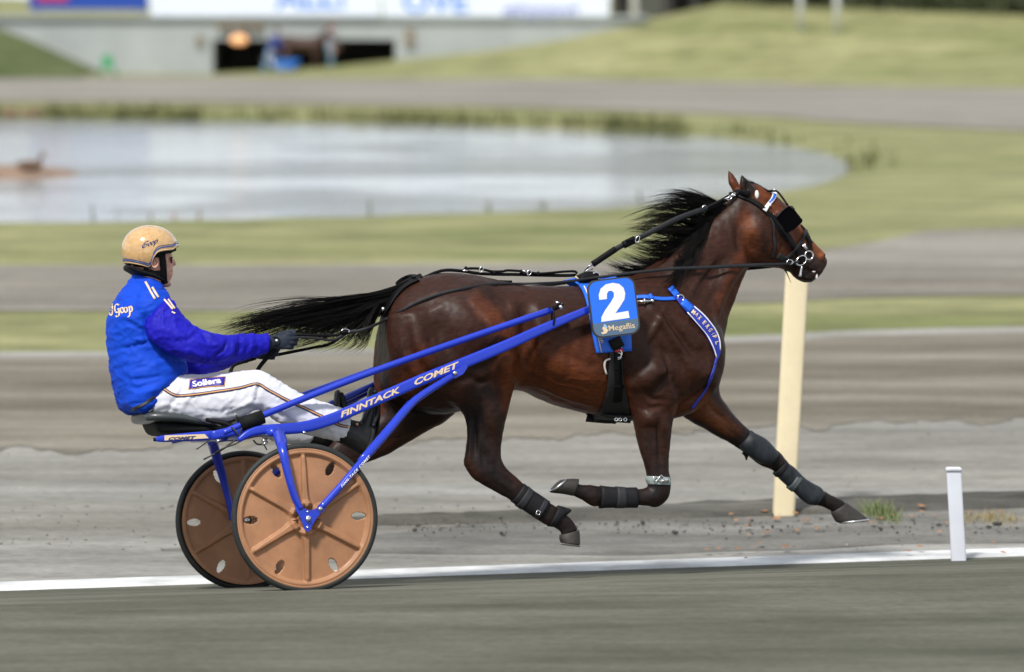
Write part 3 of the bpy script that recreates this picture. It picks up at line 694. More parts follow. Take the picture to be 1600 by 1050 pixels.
st = [  # hindquarters
 ([(752, 452)], 30, .012), ([(700, 450), (735, 505), (770, 560)], 50, .020), ([(640, 480), (655, 540), (700, 590)], 34, .016), ([(622, 520), (640, 570), (690, 612)], 16, .006),
 ([(634, 505), (640, 545), (662, 580), (715, 612)], 13, -.011), ([(688, 500), (684, 530), (705, 575)], 20, -.009), ([(748, 480), (775, 520), (792, 560), (792, 600)], 26, .018), ([(780, 575)], 30, .014),
 ([(818, 470), (822, 520), (818, 590)], 22, -.026), ([(800, 470), (812, 500), (812, 545)], 9, .006), ([(828, 500), (838, 560)], 8, -.006), ([(760, 615), (765, 650), (768, 680)], 20, .012), ([(738, 640), (742, 680), (742, 715)], 7, -.009),
 ([(731, 660), (734, 700), (731, 730)], 6, .005), ([(758, 690), (768, 712), (772, 735)], 7, .007), ([(752, 700), (757, 728)], 5, -.006), ([(790, 745), (805, 762)], 6, -.004), ([(780, 750), (800, 768)], 5, .004), ([(700, 436), (650, 450)], 18, -.006),
 ([(740, 640), (750, 600), (775, 590)], 12, -.008),
 # barrel
 *[([(x, y), (x-6, y+45), (x+4, y+80)], 9, -.0022) for x, y in ((846, 520), (871, 500), (893, 530), (918, 505))], ([(830, 600), (880, 622), (930, 634)], 5, .004), ([(840, 608), (890, 630), (930, 641)], 5, -.005), ([(850, 560), (900, 585), (950, 600)], 24, .010), ([(810, 590), (850, 600)], 12, -.006),
 # shoulder and chest
 ([(1002, 452), (1040, 510), (1082, 575)], 12, .010), ([(985, 470), (1015, 530), (1045, 580)], 18, -.008), ([(1020, 470), (1058, 520), (1092, 565)], 9, -.009), ([(1003, 575), (1030, 600)], 46, .030), ([(1020, 560), (1055, 590)], 26, .010), ([(970, 530), (972, 580), (978, 640)], 13, -.022),
 ([(985, 540), (983, 600)], 7, -.006), ([(994, 555), (990, 610)], 5, -.004), ([(1082, 580)], 34, .020), ([(1092, 540), (1108, 560)], 20, -.006), ([(1060, 640), (1085, 625), (1112, 600)], 9, -.018), ([(1050, 590), (1064, 620), (1058, 650)], 8, -.010), ([(1108, 585)], 20, .010),
 ([(1015, 640), (1015, 668)], 20, .012), ([(1036, 650), (1040, 690)], 10, .006), ([(1028, 655), (1030, 700), (1033, 735)], 6, -.008), ([(1010, 640), (1040, 632)], 8, -.006), ([(1018, 690), (1020, 735)], 5, -.004),
 # neck
 ([(1165, 400), (1135, 440), (1105, 510)], 15, .012), ([(1172, 412), (1148, 455), (1120, 520)], 8, -.010), ([(1140, 395), (1105, 440), (1075, 490)], 14, -.010), ([(1110, 360), (1080, 400), (1040, 450)], 20, .006), ([(1040, 470), (1080, 500), (1110, 530)], 10, -.006),
 ([(1150, 350), (1158, 400)], 10, -.010), ([(1133, 400), (1122, 425)], 3, -.004), ([(1126, 405), (1114, 428)], 3, -.004), ([(1100, 440), (1090, 470)], 22, .006),
 # head
 ([(1183, 362)], 30, .016), ([(1200, 385)], 20, .006), ([(1163, 385), (1175, 412)], 6, -.008), ([(1214, 348), (1228, 372), (1242, 392)], 4, .006), ([(1212, 362), (1226, 386), (1240, 408)], 9, -.008), ([(1219, 334)], 10, .010), ([(1232, 350), (1252, 376)], 9, -.006), ([(1200, 316)], 8, -.008),
 ([(1286, 401)], 8, .008), ([(1289, 402)], 4.0, -.022), ([(1276, 391), (1284, 397)], 3, -.003), ([(1282, 428), (1268, 425), (1252, 419)], 2.6, -.008), ([(1270, 412)], 12, .006), ([(1262, 434)], 8, .006), ([(1250, 392), (1262, 402)], 6, -.004),
 ([(1166, 283), (1170, 302)], 5, -.012), 
]
stf = [([(1095, 645), (1125, 665)], 14, .010, 'far'), ([(1105, 632), (1150, 672)], 5, -.007, 'far'), ([(1120, 655), (1160, 690)], 5, -.005, 'far'), ([(650, 640), (620, 665)], 16, .010, 'far')]
st += [([(842, 585), (870, 600), (905, 606), (940, 622)], 3, .0035), ([(870, 600), (890, 590), (925, 592)], 2.4, .0025), ([(905, 606), (925, 616)], 2.2, .0025), ([(1215, 352), (1222, 378), (1236, 398)], 2, .0028), ([(1222, 378), (1214, 392)], 1.8, .0022),
 ([(1018, 645), (1024, 680), (1022, 715)], 2.2, .003), ([(755, 618), (748, 650), (752, 700)], 2.2, .003), ([(1095, 470), (1075, 500), (1060, 540)], 2.5, .0025), ([(770, 575), (768, 600), (760, 630)], 2.2, .0025),
 *[([(974+4*k, 545+6*k), (971+5*k, 575), (975+5*k, 612-5*k)], 2.3, -.0045) for k in range(4)], *[([(800+3*k, 520+5*k), (796+3*k, 560), (800+2*k, 590-4*k)], 2.5, -.0035) for k in range(3)],
 *[([(1128-7*k, 398+9*k), (1118-7*k, 410+10*k), (1110-7*k, 428+10*k)], 2.4, -.0028) for k in range(5)], ([(665, 500), (672, 540), (690, 570)], 10, -.007), ([(720, 470), (752, 500), (770, 540)], 8, -.006), ([(765, 470), (786, 500), (796, 540)], 7, .006), ([(700, 600), (735, 590), (765, 605)], 9, -.006),
 ([(1035, 540), (1042, 575), (1030, 610)], 7, -.008), ([(1000, 600), (1020, 625), (1045, 625)], 7, -.006), ([(1060, 560), (1075, 600)], 8, -.006), ([(1040, 480), (1020, 520), (1000, 550)], 8, .006)]
st = [(a, b, c*1.55, *d) for a, b, c, *d in st]
HV = sculpt(HV, HF, st, ymask=lambda V: np.where((V[:, 1] < .07), 1.0, 0.0))
HV = sculpt(HV, HF, stf)
HV = smoothv(HV, HF, 2, None, E_)
# veins and skin relief
for i in range(0, len(HV)):
    pass
Nn = normals(HV, HF); Q_ = topx(HV)
dsp = np.array([mnoise.fractal(Vector(v*16), 1.0, 2.0, 3) for v in HV]); ds2 = np.array([mnoise.fractal(Vector((v[0]*30, v[1]*30, v[2]*14)), .8, 2.0, 3) for v in HV]); HV = HV+Nn*(dsp*.0026+ds2*.0011)[:, None]
# coat: bay, with black points
def blobs(base, items):
    C = np.tile(np.array(base, float), (len(HV), 1))
    for pts_, r, col, k in items:
        D, _ = seg_dist(Q_, pts_); D = D+6*dsp
        f = k*np.clip(1-(D/r)**2, 0, 1)[:, None]; C = C*(1-f)+np.array(col)*f
    return C
B0 = (.030, .0098, .0052); BR = (.115, .029, .008); BR2 = (.19, .058, .018); BK = (.0075, .0058, .0058); DK = (.016, .009, .0075)
C_ = blobs(B0, [
 ([(820, 590), (880, 610), (940, 620)], 55, BR, .8), ([(830, 540), (930, 560)], 40, BR, .45), ([(745, 470), (790, 520), (800, 600)], 18, BR, .75), ([(792, 600), (795, 650)], 12, BR, .6), ([(585, 540), (590, 640)], 12, BR, .8), ([(660, 560), (640, 600)], 26, BR, .5), ([(740, 440), (700, 470)], 60, (.03, .013, .01), .6),
 ([(1060, 640), (1100, 620)], 14, BR, .6), ([(1100, 640), (1140, 665)], 24, BR2, .7), ([(1165, 340), (1172, 390), (1150, 430), (1130, 490)], 20, BR, .5), ([(1168, 345), (1180, 380)], 13, BR2, .35), ([(1190, 300), (1215, 325)], 24, BR, .8), ([(1240, 352), (1262, 372), (1284, 395)], 14, BR2, .85), ([(1232, 360), (1240, 375)], 14, BR, .8),
 ([(1120, 600), (1135, 640)], 14, (.03, .012, .008), .6), ([(1215, 400), (1200, 405)], 22, BR, .35), ([(1255, 395), (1285, 425)], 13, (.03, .02, .018), .85), ([(1262, 432)], 16, BK, .8), ([(1240, 425)], 14, BK, .7), ([(1291, 402)], 4, (.004, .003, .003), 1.0),
 ([(1157, 268), (1172, 295)], 13, BK, .95), ([(1140, 268), (1148, 290)], 12, BR, .7), ([(1186, 372), (1196, 400)], 16, DK, .5), ([(700, 570), (740, 600)], 34, DK, .3),
 # black points
 ([(735, 650), (750, 700), (790, 770), (870, 810), (890, 830)], 30, BK, .9), ([(745, 620), (740, 660)], 30, BK, .5), ([(775, 620), (780, 720)], 14, DK, .5), ([(1030, 750), (1020, 780), (940, 775), (890, 765)], 24, BK, .92), ([(1015, 690), (1030, 740)], 22, DK, .7), ([(1170, 690), (1210, 720), (1270, 775), (1310, 790)], 26, BK, .95),
 ([(1140, 690), (1090, 665)], 12, BK, .8), ([(1150, 650), (1175, 672)], 12, BK, .8), ([(480, 740), (430, 820)], 30, BK, .9), ([(560, 690), (500, 740)], 28, BK, .7), ([(606, 500), (612, 560), (650, 600), (690, 625)], 14, BK, .0),
 ([(1278, 428), (1274, 437)], 3.5, (.30, .27, .27), .9)])
far_ = HV[:, 1] > .02
m_ = np.array([mnoise.fractal(Vector(v*7), 1.0, 2.0, 4) for v in HV]); C_ = C_*(1+.28*m_)[:, None]
# inner buttocks, between the legs, are black
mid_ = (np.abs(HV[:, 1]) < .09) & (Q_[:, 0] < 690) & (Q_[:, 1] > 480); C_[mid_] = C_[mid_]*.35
M_coat = mat('bay_coat', (.05, .02, .01), 0.5, spec=.17, noise_amt=.35, nscale=75, bump=.5, bscale=260, bdist=.0012, attr='coat', stretch=(.35, 1, 1))
cb_ = M_coat.node_tree.nodes['Principled BSDF']; cb_.inputs['Sheen Weight'].default_value = .0; cb_.inputs['Sheen Roughness'].default_value = .4; cb_.inputs['Sheen Tint'].default_value = (.9, .6, .45, 1); cb_.inputs['Coat Weight'].default_value = .07; cb_.inputs['Coat Roughness'].default_value = .36
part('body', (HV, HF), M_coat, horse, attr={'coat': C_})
HT = tree_of(HV, HF)
# hooves with shoes
M_hoof = mat('hoof_horn', (.028, .024, .021), .6, noise_amt=.35, nscale=30, bump=.4, bscale=90); M_shoe = mat('steel_shoe', (.55, .55, .56), .35, metal=1)
def hoof(st, yc, shoe):
    h = part('hoof', leg(st, yc, n=18, sub=4), M_hoof, horse)
    a, b = P(*shoe[0], yc), P(*shoe[1], yc); c = (a+b)/2; L_ = np.linalg.norm(b-a)/2
    part('horseshoe', torus(c, L_*.93, .006, b-a, (0, 1, 0), squash=.85), M_shoe, h)
hoof([(874, 836, 905, 828, .033), (874, 842, 906, 838, .040), (877, 849, 906, 853, .046)], NL, ((877, 849), (906, 853)))
hoof([(904, 748, 895, 775, .033), (890, 748, 880, 772, .038), (876, 750, 862, 770, .040), (868, 757, 859, 768, .025)], NL, ((884, 748), (860, 768)))
hoof([(1298, 801, 1322, 785, .033), (1301, 807, 1332, 792, .040), (1306, 815, 1352, 807, .046), (1311, 817, 1356, 812, .044)], FL, ((1312, 817), (1357, 812)))
hoof([(419, 827, 444, 839, .033), (414, 832, 440, 846, .04), (405, 838, 434, 856, .045)], FL, ((405, 838), (434, 856)))
# eye
M_eye = mat('eye', (.01, .006, .004), .08, coat=1, noise_amt=0)
h_ = hit(HT, 1219, 337)
part('eye', ball(h_[0]+np.array([0, .008, 0]), .019, 10), M_eye, horse)
# ------------------------------------------------------------------ hair
M_hair = mat('black_hair', (.0042, .0032, .003), .5, spec=.18, noise_amt=.7, nscale=9)
def strands(spec, n, name, parent, rad=(.0016, .0004), seg=9, clump=14):
    """spec(u) -> control polyline in rig space; strands gather into wavy locks"""
    V = []; F = []
    for c in range(n//clump):
        u = random.random(); base, jit = spec(u); base = np.array(base); ph = random.uniform(0, 6.28); amp = random.uniform(.2, 1.3)*jit
        L0 = crom(base, 6); m = len(L0)
        wv = np.outer(np.sin(np.linspace(0, random.uniform(2.5, 6), m)+ph)*np.linspace(0, 1, m)*amp, [.2, .5, .8]); L0 = L0+wv
        off1 = rng.normal(0, 1, 3)*jit*.8
        for k in range(clump):
            o0 = rng.normal(0, .007, 3); o1 = off1+rng.normal(0, .30, 3)*jit
            ln = random.uniform(.62, 1.05); A = L0[:max(4, int(m*ln))]; t = np.linspace(0, 1, len(A))[:, None]
            A = A+o0*(1-t)+o1*t**1.5; idx = np.linspace(0, len(A)-1, seg).astype(int); A = A[idx]
            r_ = np.linspace(rad[0], rad[1], seg)*random.uniform(.45, 1.3); r_[-1] = .0001
            T = np.gradient(A, axis=0); T /= np.linalg.norm(T, axis=1)[:, None]+1e-9
            s1 = np.cross(T, [0, 1, 0]); s1 /= np.linalg.norm(s1, axis=1)[:, None]+1e-9; s2 = np.cross(T, s1); b = len(V)
            for i in range(seg):
                for a in (0, 2.09, 4.19): V.append(A[i]+r_[i]*(math.cos(a)*s1[i]+math.sin(a)*s2[i]))
            for i in range(seg-1):
                for j in range(3): F.append([b+i*3+j, b+i*3+(j+1) % 3, b+(i+1)*3+(j+1) % 3, b+(i+1)*3+j])
    return part(name, (np.array(V), F), M_hair, parent)
def lerp_tab(tab, u, y=None):
    K = sorted(tab); k = max([q for q in K if q <= u]+[K[0]]); k2 = min([q for q in K if q >= u]+[K[-1]])
    t = 0 if k == k2 else (u-k)/(k2-k); A = np.array(tab[k], float); B = np.array(tab[k2], float); return A*(1-t)+B*t
mane_tab = {0: [(1135, 318), (1110, 312), (1080, 306), (1050, 302)], .15: [(1122, 330), (1095, 320), (1055, 312), (1012, 322)], .35: [(1106, 345), (1075, 338), (1030, 336), (980, 355)],
 .55: [(1090, 360), (1060, 362), (1030, 362), (990, 362)], .7: [(1076, 374), (1050, 388), (1030, 388), (1000, 380)], .8: [(1062, 386), (1045, 402), (1020, 402), (982, 390)], .9: [(1044, 400), (1025, 416), (990, 424), (958, 414)], 1.0: [(1010, 418), (1000, 430), (970, 424), (942, 415)]}
def mane(u):
    u = u**.9; A = lerp_tab(mane_tab, u); sp = random.gauss(0, 1); y0 = random.uniform(-.03, .03)
    ys_ = [y0, y0-.01, y0-.015+.02*sp, y0-.01+.035*sp]
    A = A+np.outer([0, .3, .8, 1.0], rng.normal(0, 1, 2)*[9, 7])
    return [P(a[0], a[1]+(4 if i == 0 else 0), ys_[i]) for i, a in enumerate(A)], .016
strands(mane, 2700, 'mane', horse)
# locks lying down the near side of the neck
mt2 = {0: [(1128, 328), (1112, 345), (1100, 360), (1085, 372)], .4: [(1100, 352), (1092, 375), (1080, 395), (1062, 405)], .7: [(1075, 376), (1078, 400), (1068, 425), (1050, 440)], 1: [(1040, 402), (1056, 425), (1050, 445), (1030, 458)]}
def mane2(u):
    A = lerp_tab(mt2, u)+np.outer([.1, .5, .8, 1.0], rng.normal(0, 1, 2)*[7, 6]); o = []
    for i, a in enumerate(A):
        h = hit(HT, a[0], a[1]) if i else None
        o.append(h[0]+h[1]*(.010+.006*i) if h else P(a[0], a[1]+3, -.03*i))
    return o, .012
strands(mane2, 1000, 'mane_lock', horse)
# forelock
def fore(u): return [P(1165+4*u, 288, -.02+.04*u), P(1172, 286, -.02+.04*u), P(1183+6*u, 292, -.03+.06*u), P(1192+6*u, 300, -.04+.07*u)], .008
strands(fore, 120, 'forelock', horse)
tail_tab = {0: [(648, 440), (600, 458), (540, 472), (470, 484), (400, 500), (352, 517)], .3: [(646, 445), (598, 466), (545, 482), (480, 494), (420, 506), (365, 520)], .55: [(640, 450), (600, 470), (560, 486), (515, 500), (470, 515), (400, 524)],
 .75: [(636, 455), (604, 474), (580, 486), (550, 505), (520, 530), (480, 545)], .9: [(630, 460), (600, 476), (588, 490), (578, 510), (566, 532), (545, 545)], 1.0: [(622, 462), (602, 476), (592, 492), (580, 515), (578, 532), (575, 545)]}
def tail(u):
    u = u**1.25; A = lerp_tab(tail_tab, u); y0 = random.uniform(-.03, .03); n = rng.normal(0, 1, 2)*[12, 5+4*u]; s = random.gauss(0, .05)
    A = A+np.outer([0, .15, .5, .8, 1.0, 1.2], n); A[2:, 1] += np.sin(np.arange(4)*1.3+n[0])*4
    return [P(a[0], a[1], y0+s*i/5) for i, a in enumerate(A)], .026
strands(tail, 2100, 'tail', horse, rad=(.0022, .0006), seg=11)
part('tail_dock', ptube([(660, 440, 0), (640, 447, 0), (615, 460, 0), (585, 470, 0), (555, 478, 0)], [.045, .042, .036, .026, .012]), M_hair, horse)
# ================================================================== THE SULKY
M_blue = mat('blue_enamel', (.006, .032, .47), .32, coat=.35, noise_amt=.05, nscale=6)
M_tan = mat('tan_plastic', (.34, .165, .080), .55, noise_amt=.22, nscale=6, coat=.05, bump=.1, bscale=90)
M_tyre = mat('tyre_rubber', (.020, .023, .022), .6, spec=.3, noise_amt=.25, nscale=30)
M_rub = mat('black_rubber', (.008, .0085, .0085), .7, spec=.15, noise_amt=.3, nscale=60, bump=.4, bscale=200)
M_lea = mat('black_leather', (.004, .004, .005), .55, spec=.13, noise_amt=.3, nscale=60, bump=.25, bscale=220)
M_greyl = mat('grey_leather', (.018, .019, .022), .55, spec=.2, noise_amt=.25, nscale=80)
M_steel = mat('bright_steel', (.72, .72, .72), .22, metal=1, noise_amt=.06)
M_cream = mat('cream_lettering', (.72, .56, .36), .5, noise_amt=0)
M_whitep = mat('white_lettering', (.8, .8, .8), .5, noise_amt=0)
M_navy = mat('navy_lettering', (.015, .02, .10), .5, noise_amt=0)
HUBN = P(479, 810, -.70); RW = .357
HUBN[2] = RW; HUBN = np.array([P(476.5, 812, -.70)[0], -.70, RW])
SB = np.array([HUBN[0], 0, 0])
sulky = root('racing_sulky', SB, 'bright blue two-wheeled racing sulky with tan disc wheels, harnessed to the trotter', 'sulky')
def wheel(c, side):
    """solid moulded disc wheel, outer face towards side (-1 near, +1 far)"""
    nr, na = 44, 432; Rr = RW-.030; r0 = .028
    rr = np.linspace(r0, Rr, nr); th = np.linspace(0, 2*math.pi, na, endpoint=False); Rg, Th = np.meshgrid(rr, th, indexing='ij')
    def relief(Rg, Th):
        z = .012-.018*((Rg-.05)/Rr)                                   # dished disc
        a = (Th+math.pi/6) % (math.pi/3)-math.pi/6+0; a = ((Th-math.pi/2+math.pi/6) % (math.pi/3))-math.pi/6
        wd = np.interp(Rg, [0, .07, .12, .29, Rr], [.034, .030, .019, .013, .012]); d = np.abs(Rg*np.sin(a))
        rib = np.clip(1.25-(d/wd)**2*1.1, 0, 1)*(Rg < .305)*(Rg > .05); rib = rib*np.clip((.306-Rg)/.01, 0, 1)
        z = z+.021*rib
        z = z+.020*np.clip((.082-Rg)/.006, 0, 1)-.012*((Rg > .040) & (Rg < .068))*(np.abs(np.sin(2*Th)) > .25)
        z = z+.020*np.clip((Rg-.300)/.008, 0, 1)-.006*np.clip((Rg-.318)/.006, 0, 1)
        return z
    Z = relief(Rg, Th)
    # window holes: elongated ovals near the rim, between the ribs
    RIB = (Z-relief(Rg, np.full_like(Th, math.pi/3)))*.0
    aa = ((Th-math.pi/2+math.pi/6) % (math.pi/3))-math.pi/6; wdd = np.interp(Rg, [0, .07, .12, .29, Rr], [.034, .030, .019, .013, .012]); RIB = np.clip(1.25-(np.abs(Rg*np.sin(aa))/wdd)**2*1.1, 0, 1)*(Rg < .306)
    hole = np.zeros(Rg.shape, bool)
    for k in range(6):
        a0 = math.pi/3*k; x = Rg*np.cos(Th-a0)-.262; y = Rg*np.sin(Th-a0); hole |= ((x/.032)**2+(y/(.0155+.10*(x+.03)*.12))**2 < 1)
    V = []; F = []
    for s_, off in ((1, 0), (-1, -.010)):
        zz = Z if s_ == 1 else (-.012-.016*RIB-.014*np.clip((Rg-.300)/.008, 0, 1)-.012*(Rg < .07))
        y = c[1]+side*((zz if s_ == 1 else zz-.006))
        V.append(np.stack([c[0]+Rg*np.cos(Th), y, c[2]+Rg*np.sin(Th)], 2).reshape(-1, 3))
    V = np.concatenate(V); n = nr*na
    for i in range(nr-1):
        for j in range(na):
            j2 = (j+1) % na; q = hole[i, j] or hole[i+1, j] or hole[i, j2] or hole[i+1, j2]
            a, b, c_, d_ = i*na+j, i*na+j2, (i+1)*na+j2, (i+1)*na+j
            if not q: F.append([a, b, c_, d_]); F.append([n+a, n+d_, n+c_, n+b])
            else:
                # walls of the opening
                pass
    # side walls where a kept quad meets a removed quad
    keep = np.zeros((nr-1, na), bool)
    for i in range(nr-1):
        j2 = (np.arange(na)+1) % na; keep[i] = ~(hole[i] | hole[i+1] | hole[i, j2] | hole[i+1, j2])
    for i in range(nr-1):
        for j in range(na):
            if keep[i, j]: continue
            j2 = (j+1) % na
            for (ii, jj, a, b) in ((i-1, j, i*na+j, i*na+j2), (i+1, j, (i+1)*na+j2, (i+1)*na+j), (i, (j-1) % na, (i+1)*na+j, i*na+j), (i, j2, i*na+j2, (i+1)*na+j2)):
                if 0 <= ii < nr-1 and keep[ii, jj]: F.append([a, b, n+b, n+a])
    w_ = part('wheel', (V, F), M_tan, sulky)
    part('rim', torus(c+np.array([0, side*.004, 0]), RW-.030, .011, (1, 0, 0), (0, 0, 1), n=96, m=10), M_tan, w_)
    part('tyre', torus(c, RW-.0165, .0165, (1, 0, 0), (0, 0, 1), n=120, m=14), M_tyre, w_)
    part('hub', cat(disc_cyl(c, .030, c[1]-.04, c[1]+.04), torus(c+np.array([0, side*.028, 0]), .026, .006, (1, 0, 0), (0, 0, 1))), M_tan, w_)
    return w_
wheel(HUBN, -1); HUBF = HUBN+np.array([0, 1.40, 0]); wheel(HUBF, 1)
part('axle_stub', disc_cyl(HUBN, .011, -.78, -.62), M_steel, sulky); part('axle_stub', disc_cyl(HUBF, .011, .62, .78), M_steel, sulky)
YN = -.37
def y_of(px): return -.37
# lower shafts: flat oval rails
def rail(pts, y, h, w_, name='shaft', m=M_blue):
    return part(name, tube([P(a, b, y) for a, b in pts], [1]*len(pts), n=16, sub=6, flat=(w_, 1), cap=True) if False else ribtube(pts, y, h, w_), m, sulky)
def ribtube(pts, y, hs, w_):
    A = crom([list(p)+[h] for p, h in zip(pts, hs)], 6); T = np.gradient(A[:, :2], axis=0); T /= np.linalg.norm(T, axis=1)[:, None]; Rg = []
    th = np.linspace(0, 2*math.pi, 20, endpoint=False); cs = np.sign(np.cos(th))*np.abs(np.cos(th))**.55; sn = np.sign(np.sin(th))*np.abs(np.sin(th))**.55
    for a, t in zip(A, T):
        n = np.array([t[1], -t[0]])*a[2]/2; c = P(a[0], a[1], y); u = P(a[0]+n[0], a[1]+n[1], y)-c
        Rg.append(c+np.outer(cs, u)+np.outer(sn, [0, w_, 0]))
    return rings(Rg)
shN = [(330, 681), (372, 673), (420, 671), (470, 668), (515, 656), (560, 637), (610, 615), (660, 593), (720, 569), (790, 540), (850, 513), (921, 483)]
hN = [14, 15, 16, 18, 18, 18, 18, 18, 18, 17, 15, 11]
s1 = part('shaft', ribtube(shN, YN, hN, .016), M_blue, sulky)
shF = [(a-62, b+6) for a, b in shN]
s2 = part('shaft', ribtube(shF, .37, [h*.93 for h in hN], .016), M_blue, sulky)
# upper shafts: round tubes into black tips
def upper(pts, y, tip):
    t = part('upper_tube', ptube([(a, b, y) for a, b in pts], .0165, n=14), M_blue, sulky)
    part('rubber_sleeve', ptube([(375, 664, y), (411, 651, y)] if y < 0 else [(318, 668, y), (350, 657, y)], .034, n=20), M_rub, t)
    part('tip_clamp', cat(ptube([(tip[0]-14, tip[1]+5, y), (tip[0]-2, tip[1], y), (tip[0]+8, tip[1]-4, y)], [.017, .012, .007]), ball(P(tip[0]+2, tip[1]-4, y-.012), .012, 8)), M_lea, t)
    part('clamp_bolt', cat(ptube([(tip[0]-4, tip[1]-8, y), (tip[0]+6, tip[1]-5, y)], .006), ptube([(tip[0]+3, tip[1]-3, y-.015), (tip[0]+5, tip[1]+3, y-.015)], .010)), M_steel, t)
    part('rubber_band', torus(P(tip[0]-8, tip[1]+16, y), .045, .005, P(tip[0]-8, tip[1]+4, y)-P(tip[0]-8, tip[1]+16, y), (0, 1, 0), squash=.45), M_rub, t)
upper([(348, 677), (372, 666), (430, 641), (560, 589), (700, 539), (862, 484)], YN-.005, (872, 480))
upper([(300, 681), (330, 668), (475, 617), (600, 572), (700, 536), (808, 498)], .37, (818, 494))
# far intermediate tubes, seen below the near upper one
part('brace_tube', ptube([(440, 662, .30), (527, 628, .30), (600, 594, .30), (660, 566, .30)], .017), M_blue, sulky)
# letters on the near lower shaft
ysurf = YN-.0175
def shaft_text(s, pts, h, m, parent, sp=1.05, name='lettering', shear=.35, y=ysurf, bold=.035, stretch=True):
    A = crom(pts, 10) if len(pts) > 2 else np.array([np.array(pts[0])*(1-t)+np.array(pts[1])*t for t in np.linspace(0, 1, 12)])
    V2, F2 = text2d(s, 1, bold, shear, sp); V2, F2 = subdiv(V2, F2, .35); u = (V2[:, 0]-V2[:, 0].min()); u = u/u.max(); v = V2[:, 1]/.72-.5
    S = np.concatenate([[0], np.cumsum(np.linalg.norm(np.diff(A, axis=0), axis=1))]); S /= S[-1]
    X = np.interp(u, S, A[:, 0]); Yp = np.interp(u, S, A[:, 1]); T = np.gradient(A, axis=0); T /= np.linalg.norm(T, axis=1)[:, None]
    tx, ty = np.interp(u, S, T[:, 0]), np.interp(u, S, T[:, 1])
    return part(name, (flatx(np.stack([X+ty*v*h, Yp-tx*v*h], 1), y), F2), m, parent, smooth=False)
shaft_text('FINNTACK', [(531, 648.5), (560, 636.5), (594, 621.5), (626, 607.5)], 8.5, M_cream, s1, sp=1.0)
shaft_text('COMET', [(647, 598), (680, 584), (718, 568.5)], 8.5, M_cream, s1, sp=1.0)
# rear rails with the cream COMET panel
rn = part('rear_rail', ribtube([(243, 686.5), (256, 685.5), (290, 683), (330, 680.5), (352, 678)], -.33, [7, 11, 13, 15, 13], .014), M_blue, sulky)
part('cream_panel', (np.array([P(a, b, -.3455) for a, b in ((257, 680.3), (320, 678.2), (326, 684.8), (257, 688.2))]), [[0, 1, 2, 3]]), M_cream, rn, smooth=False)
shaft_text('COMET', [(263, 685.4), (307, 683.2)], 4.4, M_navy, rn, y=-.3475, shear=.5)
rf = part('rear_rail', ribtube([(262, 686), (280, 684), (300, 683)], .33, [9, 12, 13], .014), M_blue, sulky)
part('end_cap', ptube([(240, 687, -.33), (247, 686, -.33)], .010), M_rub, rn)
# arched axle: down-legs, crossbars
part('near_fork', cat(ribtube([(372, 688), (392, 676), (420, 671.5), (436, 680), (442, 700)], -.46, [8, 13, 16, 18, 15], .02)), M_blue, sulky)
fk = part('fork_leg', tube([P(434, 678, -.52), P(439, 692, -.66), P(442, 705, -.745), P(451, 745, -.765), P(461, 778, -.765), P(470, 796, -.765)], [.027, .026, .022, .019, .018, .015], n=14, sub=5), M_blue, sulky)
ff = part('fork_leg', tube([P(331, 688, .42), P(336, 705, .50), P(345, 735, .60), P(353, 765, .645), P(361, 795, .655), P(364, 812, .66)], [.026, .026, .022, .018, .018, .02], n=14, sub=5), M_blue, sulky)
part('cross_bar', cat(tube([P(428, 676, -.53), P(405, 676, -.35), P(372, 683, 0), P(350, 684, .3), P(331, 688, .44)], .020, n=14), tube([P(352, 683, -.33), P(332, 685, 0), P(300, 686, .33)], .017)), M_blue, sulky)
# hub bracket plates
def plate(pix, y, t, m, parent, name):
    a = [P(x, yy, y) for x, yy in pix]; b = [p+np.array([0, t, 0]) for p in a]; n = len(a)
    return part(name, (np.array(a+b), [list(range(n))[::-1], list(range(n, 2*n))]+[[i, (i+1) % n, n+(i+1) % n, n+i] for i in range(n)]), m, parent, smooth=False)
br = plate([(461, 784), (468, 788), (474, 794), (481, 797), (489, 797), (495, 794), (503, 789), (508, 797), (500, 803), (493, 812), (487, 822), (486, 827), (481, 831), (476, 827), (474, 820), (468, 806), (462, 797)], -.775, .012, M_blue, sulky, 'hub_bracket')
for a_q, b_q, r_q in ((481, 811, .0105), (500, 795, .010), (481, 799, .004), (480.5, 824, .005)): part('hub_bolt', disc_cyl(P(a_q, b_q, -.78), r_q, -.79 if r_q > .006 else -.78, -.774, 14), M_steel, br)
# front struts
def strut(pts, r): return part('strut', tube([P(*p) for p in pts], r, n=12, sub=5), M_blue, sulky)
su = strut([(500, 795, -.765), (530, 762, -.74), (560, 727, -.71), (600, 682, -.62), (640, 634, -.52), (660, 617, -.47), (690, 598, -.42), (706, 588, -.40)], [.017, .017, .017, .018, .019, .018, .017, .016])
part('outer_tube', tube([P(562, 720, -.70), P(600, 676, -.61), P(640, 629, -.51)], .013), M_blue, su)
shaft_text('FINN-TACK COMET', [(533, 760.5), (578, 712)], 3.6, M_whitep, su, y=-.768, sp=1.3)
plate([(700, 592), (706, 582), (728, 567), (731, 573), (724, 584), (712, 591)], YN-.035, .02, M_blue, sulky, 'strut_plate'); part('plate_bolt', disc_cyl(P(710.5, 583, YN-.04), .010, YN-.048, YN-.036, 14), M_steel, sulky)
strut([(362, 812, .75), (420, 750, .70), (500, 668, .55), (560, 620, .42), (625, 590, .38)], [.017, .017, .018, .018, .016])
part('shaft_bolt', cat(*[disc_cyl(P(a, b, YN-.02), .0075, YN-.03, YN-.014, 12) for a, b in ((441, 675), (475, 676))]), M_steel, sulky)
